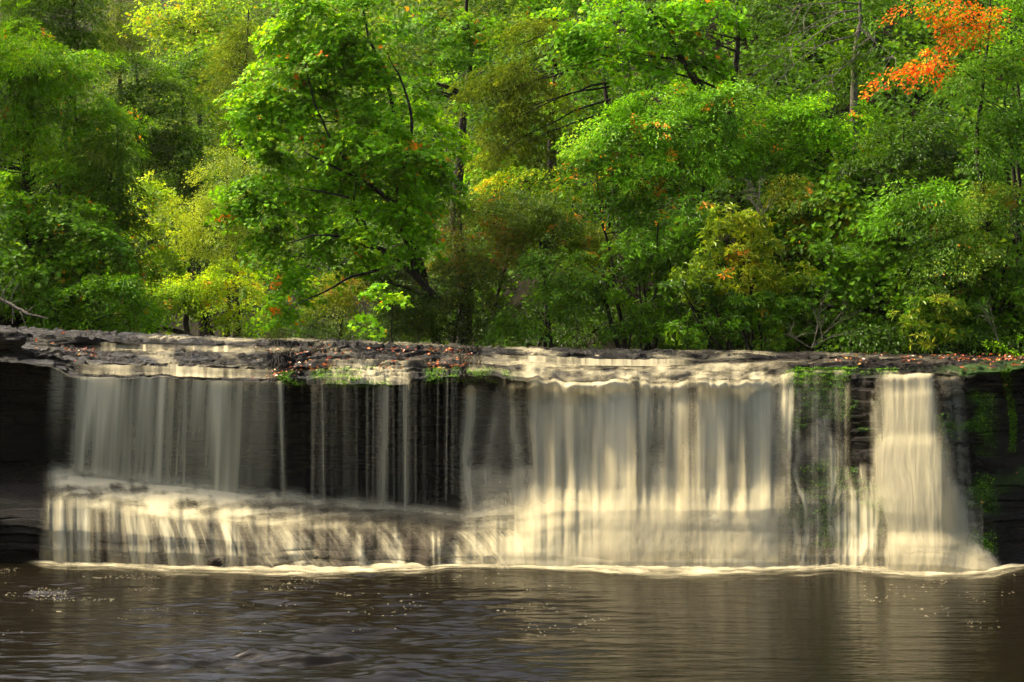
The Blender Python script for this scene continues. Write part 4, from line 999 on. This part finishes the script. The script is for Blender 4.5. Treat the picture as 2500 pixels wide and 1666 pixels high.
plant('laurel_shrub', 'pale speckled laurel, tallest of the shrubs at the right edge', 'shrub', [(2200, 540, 90, 80), (2270, 480, 80, 70), (2160, 640, 80, 70), (2260, 610, 80, 70)], 30.2, 'tiny', ([(.025, .06, .008), (.05, .11, .012), (.10, .17, .02), (.20, .22, .05), (.4, .14, .02)], [.26, .33, .25, .13, .03]), cov=2.2, base=2210, trunk=.07)
plant('rhododendron', 'long-leaved rhododendron hanging to the water left of the leaf-covered right bank', 'shrub', [(2160, 730, 60, 50), (2120, 770, 50, 30), (2210, 770, 40, 30)], 29.6, 'shrub', ([(.03, .08, .008), (.06, .13, .012), (.11, .17, .02), (.2, .2, .04)], [.28, .34, .25, .13]), cov=1.8, base=2150, trunk=.04)
plant('rhododendron', 'dark green rhododendron at the right edge above the leaf-covered bank', 'shrub', [(2300, 690, 80, 70), (2330, 600, 50, 60)], 30, 'shrub', G['rhodo'], cov=1.9, base=2300, trunk=.05)
plant('fern_clump', 'small bright green seedlings growing on the leafy rock at the far right', 'plant', [(2270, 805, 50, 16), (2330, 800, 40, 18)], 28.9, 'small', G['vivid'], cov=1.7, base=2290, trunk=.015, scale=.7)
plant('broadleaf_tree', 'slender dark-stemmed tree with small glossy leaves at the right edge', 'tree', [(2280, 220, 80, 80), (2250, 330, 60, 70), (2330, 330, 50, 90), (2330, 170, 50, 60), (2230, 180, 50, 50)], 30.4, 'gloss', ([(.02, .09, .008), (.04, .15, .012), (.08, .2, .02), (.15, .24, .05)], [.3, .35, .25, .1]), cov=2.0, base=2345, trunk=.085, trunk_top=(2318, 120))
plant('sourwood_tree', 'orange and red leaved tree hanging into the top right corner', 'tree', [(2120, 30, 55, 45), (2200, 60, 60, 40), (2170, 120, 60, 35), (2110, 150, 55, 30), (2050, 185, 50, 24), (2230, 130, 40, 35), (2260, 20, 50, 40), (2090, 205, 30, 20), (2290, 70, 50, 50), (2180, 20, 60, 40), (2240, 95, 50, 40)], 30, 'small', G['red'], cov=.95, base=2300, trunk=.09, trunk_top=(2272, -50), limbs=.5, scale=.9, irr=.8)
plant('broadleaf_tree', 'yellow-green leaved crown in the extreme top right corner, right of the red leaves', 'tree', [(2320, 40, 55, 60), (2340, 110, 40, 40)], 31, 'small', G['bright'], cov=1.8, base=2352, trunk=.07)
def bare_limbs(TB, LV, rng, W, tp):
    for y0, x1, y1 in ((40, 1760, 150), (70, 1780, 190), (20, 1830, 80), (120, 1900, 200), (60, 2050, 130), (10, 1800, 20)):
        c = curve(np.array([wx(1975 * S, 35.6), 35.6, wz(y0 * S, 35.6)]), np.array([wx(x1 * S, 34.9), 34.9, wz(y1 * S, 34.9)]), 9, .04, rng, .03)
        TB.add(c, np.linspace(.024, .004, 9))
        for q in range(14):
            i = rng.integers(2, 9); e = c[i] + rng.normal(0, .35, 3) + np.array([-.25, 0, -.15])
            TB.add(curve(c[i], e, 4, .02, rng, .08), np.linspace(.011, .004, 4))
plant('hemlock_tree', 'nearly bare hemlock with pale twiggy limbs left of the red leaves', 'tree', [(1850, 120, 110, 50), (1960, 90, 60, 80), (1900, 190, 80, 30)], 36, 'needle', G['hemlock'], cov=.9, base=1978, trunk=.17, trunk_top=(1972, -50), limbs=0, bark=M_PALEBARK, extra=bare_limbs)
plant('forest_tree', 'dark leafy tree high on the slope behind the bare hemlock limbs', 'tree', [(1800, 60, 110, 80), (1950, 40, 110, 70), (2040, 120, 70, 90), (1720, 180, 60, 70)], 44, 'broad', G['dark'], cov=1.9, base=1850, trunk=.2, scale=1.2)
plant('forest_tree', 'shaded tree on the slope between the olive hemlock and the vivid tree', 'tree', [(1180, 20, 90, 70), (1330, 220, 90, 90), (1280, 10, 80, 60), (1160, 400, 80, 60)], 45, 'broad', G['mid'], cov=1.9, base=1270, trunk=.2, scale=1.2)

# bare twigs and driftwood
def twig_plant(name, label, cat, base, d, spread, n, r0, mat, seed, depth=3):
    rng = np.random.default_rng(seed); TB = Tubes(5)
    b = np.array([wx(base[0] * S, d), d, wz(base[1] * S, d)])
    root_z = b[2]
    def grow(p, dr, L, r_, lv):
        e = p + dr * L
        c = curve(p, e, 5, 0, rng, .05); TB.add(c, np.linspace(r_, r_ * .5, 5))
        if lv == 0: return
        for k in range(rng.integers(2, 4)):
            nd = norm(dr + rng.normal(0, .5, 3) * spread); grow(c[rng.integers(2, 5)], nd, L * rng.uniform(.5, .85), r_ * .55, lv - 1)
    for k in range(n):
        grow(b, norm(np.array([rng.normal(0, .5), rng.normal(-.1, .15), 1]) * spread), .55, r0, depth)
    me = TB.build(name, mat); me.data.transform(__import__('mathutils').Matrix.Translation(-b)) ; me.location = b
    tag(me, label, cat)
twig_plant('bare_shrub', 'bare forked grey stems poking above the large rhododendron dome', 'dead shrub', (1760, 520), 31.2, np.array([1.0, .5, 1.1]), 3, .02, M_PALEBARK, 41)
twig_plant('dead_twig', 'tangle of bare twigs on the waterline below the dark rhododendron skirt', 'dead branch', (1865, 800), 29.9, np.array([1.3, .4, .5]), 4, .012, M_PALEBARK, 43)
twig_plant('dead_twig', 'bare twigs standing in front of the rhododendron at the far right edge', 'dead branch', (2300, 800), 29.0, np.array([.9, .4, 1.0]), 2, .010, M_PALEBARK, 47)
rng = np.random.default_rng(9); TB = Tubes(6)
def P3(x, y, d): return np.array([wx(x * S, d), d, wz(y * S, d)])
a = P3(-40, 672, 31.2); b = P3(62, 722, 30.6); c_ = P3(110, 733, 30.5)
TB.add(curve(a, b, 9, .03, rng, .02), np.linspace(.05, .03, 9)); TB.add(curve(b, c_, 5, .03, rng, .02), np.linspace(.03, .012, 5))
for (x0, y0, x1, y1) in ((20, 700, 45, 650), (30, 705, 28, 745), (60, 720, 82, 700), (10, 692, -5, 640), (45, 715, 60, 752), (20, 700, 50, 690), (0, 690, 30, 640)):
    TB.add(curve(P3(x0, y0, 30.9), P3(x1, y1, 30.7), 5, .03, rng, .04), np.linspace(.016, .005, 5))
o = TB.build('driftwood_branch', M_PALEBARK); tag(o, 'pale broken branch lying above the dry rock at the left edge', 'branch')

# ------------------------------------------------------------------ undergrowth and far wood
rng = np.random.default_rng(77)
def slope_mass(name, label, n, fn, pal, sp, scale, hmax, seed):
    P = fn(n)
    z = gz(P[:, 0], P[:, 1])
    P = np.stack([P[:, 0], P[:, 1], z + rng.random(len(P)) ** 1.2 * hmax], 1)
    O = norm(np.stack([rng.normal(0, .4, len(P)), -np.ones(len(P)), rng.normal(.5, .3, len(P))], 1))
    LV = Leaves(); s = dict(SPECIES[sp]); spray_leaves(LV, P, O, s, pal, rng, seed, scale)
    o = LV.build(name, s['m']); tag(o, label, None, None, 'stuff'); o['category'] = name.replace('_', ' ')
def f_right(n):
    y = 30 + 45 * rng.random(n) ** 1.1; px = rng.uniform(560, 2600, n); x = wx(px, y)
    k = y - yb_right(x) > .6
    return np.stack([x, y], 1)[k]
slope_mass('undergrowth', 'dark leafy undergrowth covering the wooded slope behind the bank shrubs', 4200, f_right, G['hemlock'], 'far', .9, 2.6, 301)
def f_skirt(n):
    px = rng.uniform(560, 2600, n); t_ = rng.random(n)
    y = np.full(n, 40.0)
    for _ in range(30): y = .5 * y + .5 * yb_right(wx(px, y))
    return np.stack([wx(px, y + .1), y + .05 + 1.3 * t_], 1)
slope_mass('undergrowth', 'low green leaves, coloured dark as shadow under the bushes, overhanging the waterline of the right bank', 420, f_skirt, G['dark'], 'gloss', 1.0, .40, 303)  # dark palette paints the shadow beneath the bank bushes into the leaf colour
def f_left(n):
    y = 31 + 30 * rng.random(n); px = rng.uniform(-100, 420, n); x = wx(px, y)
    k = xb_left(y) - x > .3
    return np.stack([x, y], 1)[k]
slope_mass('undergrowth', 'shaded undergrowth on the left bank behind the shrubs', 1500, f_left, G['hemlock'], 'far', .8, 2.2, 305)
def f_far(n):
    y = 62 + 75 * rng.random(n); px = rng.uniform(60, 1250, n); x = wx(px, y)
    k = (y - yb_right(x) > 1) | (xb_left(y) - x > 1)
    return np.stack([x, y], 1)[k]
slope_mass('forest', 'hazy far wood climbing the valley side above the river gap', 4200, f_far, ([(.03, .07, .006), (.06, .12, .008), (.11, .16, .012), (.16, .16, .03)], [.3, .35, .25, .1]), 'far', 2.2, 6.0, 309)

# ------------------------------------------------------------------ boulders, fallen leaves, moss tufts
def boulder(name, label, px, py, d, rx, ry, rz, seed, mat=M_ROCK, wornv=.4):
    import bmesh
    bm = bmesh.new(); bmesh.ops.create_icosphere(bm, subdivisions=5, radius=1)
    V = np.array([v.co for v in bm.verts]); Fc = np.array([[v.index for v in f.verts] for f in bm.faces]); bm.free()
    V = np.sign(V) * np.abs(V) ** .75
    k = 1 + .5 * (fbm(V[:, 0] * 1.3 + seed, V[:, 1] * 1.3, V[:, 2] * 2.2, seed=seed) - .5) + .12 * (fbm(V[:, 0] * 6, V[:, 1] * 6, V[:, 2] * 9, seed=seed + 2) - .5)
    V = V * k[:, None] * np.array([rx, ry, rz])
    o = mesh_obj(name, V, Fc, mat, smooth=True, vattr={'moss': np.zeros(len(V)), 'worn': np.full(len(V), wornv)})
    o.location = (wx(px, d), d, wz(py, d)); tag(o, label, 'rock')
    return o
boulder('boulder', 'weathered brown block of rock lying on the ledge at the left edge', 5, 830, 27.3, .42, .4, .20, 3, wornv=1)
boulder('boulder', 'small rounded stone at the waterline below the lower-left fall', 531, 1374, 24.95, .17, .14, .10, 6, wornv=1)
boulder('boulder', 'wet dark stone at the foot of the brown streaky cascade', 788, 1368, 25.05, .17, .14, .13, 9, wornv=.6)
boulder('boulder', 'dark rounded boulder sticking out of the brown cascade top', 990, 1306, 26.05, .20, .25, .12, 12, wornv=.6)
boulder('boulder', 'low dark stone at the waterline below the central fall', 1198, 1370, 25.2, .14, .14, .10, 15, wornv=.8)

rng = np.random.default_rng(12)
litP = []
def scatter(n, px, s):
    p = rng.uniform(*px, n); q = rng.uniform(*s, n)
    x, D, Z, w = ledge(p, q)
    k = vn(x * 2.2, D * 3.0, seed=140) > .42
    litP.append(np.stack([x, D - .01, Z + .022], 1)[k])
scatter(130, (150, 235), (1.0, 2.6)); scatter(40, (60, 240), (.6, 3.2)); scatter(260, (650, 860), (1.9, 4.4)); scatter(80, (600, 900), (1.2, 5))
scatter(330, (920, 1150), (1.2, 4.4)); scatter(50, (840, 1180), (2, 5)); scatter(30, (2020, 2120), (1.5, 3.2)); scatter(520, (2200, 2560), (-.2, 2.6)); scatter(90, (2330, 2540), (3, 5.0)); scatter(25, (2340, 2520), (5, 10)); scatter(50, (2100, 2300), (-.3, .5))
P = np.concatenate(litP); m = len(P)
dr = norm(rng.normal(0, 1, (m, 3)) * np.array([1, 1, .35])); nm = norm(np.array([0, -.25, 1]) + rng.normal(0, .45, (m, 3)))
cols = np.array([(.50, .08, .012), (.62, .15, .015), (.35, .06, .012), (.22, .07, .02), (.55, .28, .04), (.12, .05, .02)])
LV = Leaves(); L = rng.uniform(.04, .095, m)
LV.add(P, dr, nm, L, L * .6, cols[rng.integers(0, 6, m)] * rng.uniform(.6, 1.15, (m, 1)), OVAL)
o = LV.build('fallen_leaves', M_LITTER); tag(o, 'orange and red fallen leaves scattered on the wet ledges', 'leaves', None, 'stuff')

p = rng.uniform(1890, 2440, 60000); q = rng.uniform(3.8, 11, 60000)
x, D, Z, w = ledge(p, q)
mk = mosszone(p) * sst(.46, .6, fbm(x * 1.2, Z * 2.5, seed=90)) * (q < 10.8)
e2 = ledge(p, q + .02)[2] - Z
keep = (rng.random(len(p)) < mk * .75)
p2 = rng.uniform(2440, 2500, 5000); q2 = rng.uniform(5, 7.4, 5000); x2, D2, Z2, w2 = ledge(p2, q2)
k2 = np.abs(p2 - (2462 + 10 * np.sin(q2 * 2))) < 9
P = np.concatenate([np.stack([x, D, Z], 1)[keep], np.stack([x2, D2, Z2], 1)[k2]])
p3 = rng.uniform(680, 1240, 9000); q3 = rng.uniform(3.9, 5.5, 9000); x3, D3, Z3, w3 = ledge(p3, q3)
k3 = rng.random(9000) < sst(.46, .62, fbm(x3 * 1.6, Z3 * 2.5, seed=92))
P = np.concatenate([P, np.stack([x3, D3, Z3], 1)[k3]]); m = len(P)
dr = norm(rng.normal(0, .6, (m, 3)) + np.array([0, -.8, .25])); nm = norm(np.array([0, -.3, 1]) + rng.normal(0, .5, (m, 3)))
LV = Leaves(); L = rng.uniform(.022, .060, m)
LV.add(P, dr, nm, L, L * .6, palette(P, rng, [(.02, .08, .004), (.05, .15, .006), (.10, .22, .008), (.16, .27, .01)], [.3, .35, .25, .1], clump=2), OVAL)
o = LV.build('moss', M_MOSS); tag(o, 'bright green moss cushions on the stepped rock between the falls', 'moss', None, 'stuff')

# ------------------------------------------------------------------ haze
HAZE = 0.00012
if HAZE > 0:
    m, nt, out = newmat('valley_haze')
    pv = nt.nodes.new('ShaderNodeVolumePrincipled'); pv.inputs['Density'].default_value = HAZE
    pv.inputs['Color'].default_value = (.95, .90, .55, 1); pv.inputs['Anisotropy'].default_value = .3
    nt.links.new(pv.outputs[0], out.inputs['Volume'])
    x0, x1, y0, y1, z0, z1 = -310, 310, -125, 410, -3, 85
    V = [(x, y, z) for z in (z0, z1) for y in (y0, y1) for x in (x0, x1)]
    o = mesh_obj("haze", V, np.array([(0, 2, 3, 1), (4, 5, 7, 6), (0, 1, 5, 4), (2, 6, 7, 3), (0, 4, 6, 2), (1, 3, 7, 5)]), m)
    tag(o, 'thin pale morning haze filling the wooded valley', 'haze', None, 'stuff')

# ------------------------------------------------------------------ light
SUN_EL, SUN_AZ = radians(50), radians(-68)   # azimuth measured from +Y (north) towards +X: sun at the left, beyond the falls
w = bpy.data.worlds.new('World'); sc.world = w; w.use_nodes = True
nt = w.node_tree; bg = nt.nodes['Background']
sky = nt.nodes.new('ShaderNodeTexSky'); sky.sky_type = 'NISHITA'; sky.sun_disc = False
sky.sun_elevation = SUN_EL; sky.sun_rotation = SUN_AZ; sky.air_density = 1.0; sky.dust_density = 6.0; sky.ozone_density = .6
nt.links.new(sky.outputs[0], bg.inputs['Color']); bg.inputs['Strength'].default_value = 0.14
sd_ = bpy.data.lights.new('sun', 'SUN'); sd_.energy = 3.2; sd_.angle = radians(9); sd_.color = (1, .88, .64)
so = bpy.data.objects.new('sun', sd_); COL.objects.link(so)
import mathutils
dirv = mathutils.Vector((math.sin(SUN_AZ) * math.cos(SUN_EL), math.cos(SUN_AZ) * math.cos(SUN_EL), math.sin(SUN_EL)))
so.rotation_euler = dirv.to_track_quat('Z', 'Y').to_euler(); so.location = dirv * 100

# ------------------------------------------------------------------ camera and output
cd = bpy.data.cameras.new('camera'); cd.sensor_width = 36; cd.lens = 36 * F / 2500; cd.clip_end = 2000; cd.clip_start = .1
cd.shift_y = -(833 - HY) / 2500
co_ = bpy.data.objects.new('camera', cd); COL.objects.link(co_); co_.location = (0, 0, CAMZ); co_.rotation_euler = (radians(90), 0, 0)
sc.camera = co_
sc.view_settings.view_transform = 'Standard'; sc.view_settings.look = 'None'; sc.view_settings.gamma = 1; sc.view_settings.exposure = 1.6
sc.cycles.transparent_max_bounces = 24; sc.cycles.max_bounces = 6; sc.cycles.diffuse_bounces = 3; sc.cycles.glossy_bounces = 3; sc.cycles.transmission_bounces = 4; sc.cycles.volume_bounces = 0
sc.cycles.use_denoising = True; sc.cycles.use_adaptive_sampling = True; sc.cycles.adaptive_threshold = .03
print('LEAF OBJECTS', len(bpy.data.objects), 'verts', sum(len(m.vertices) for m in bpy.data.meshes))
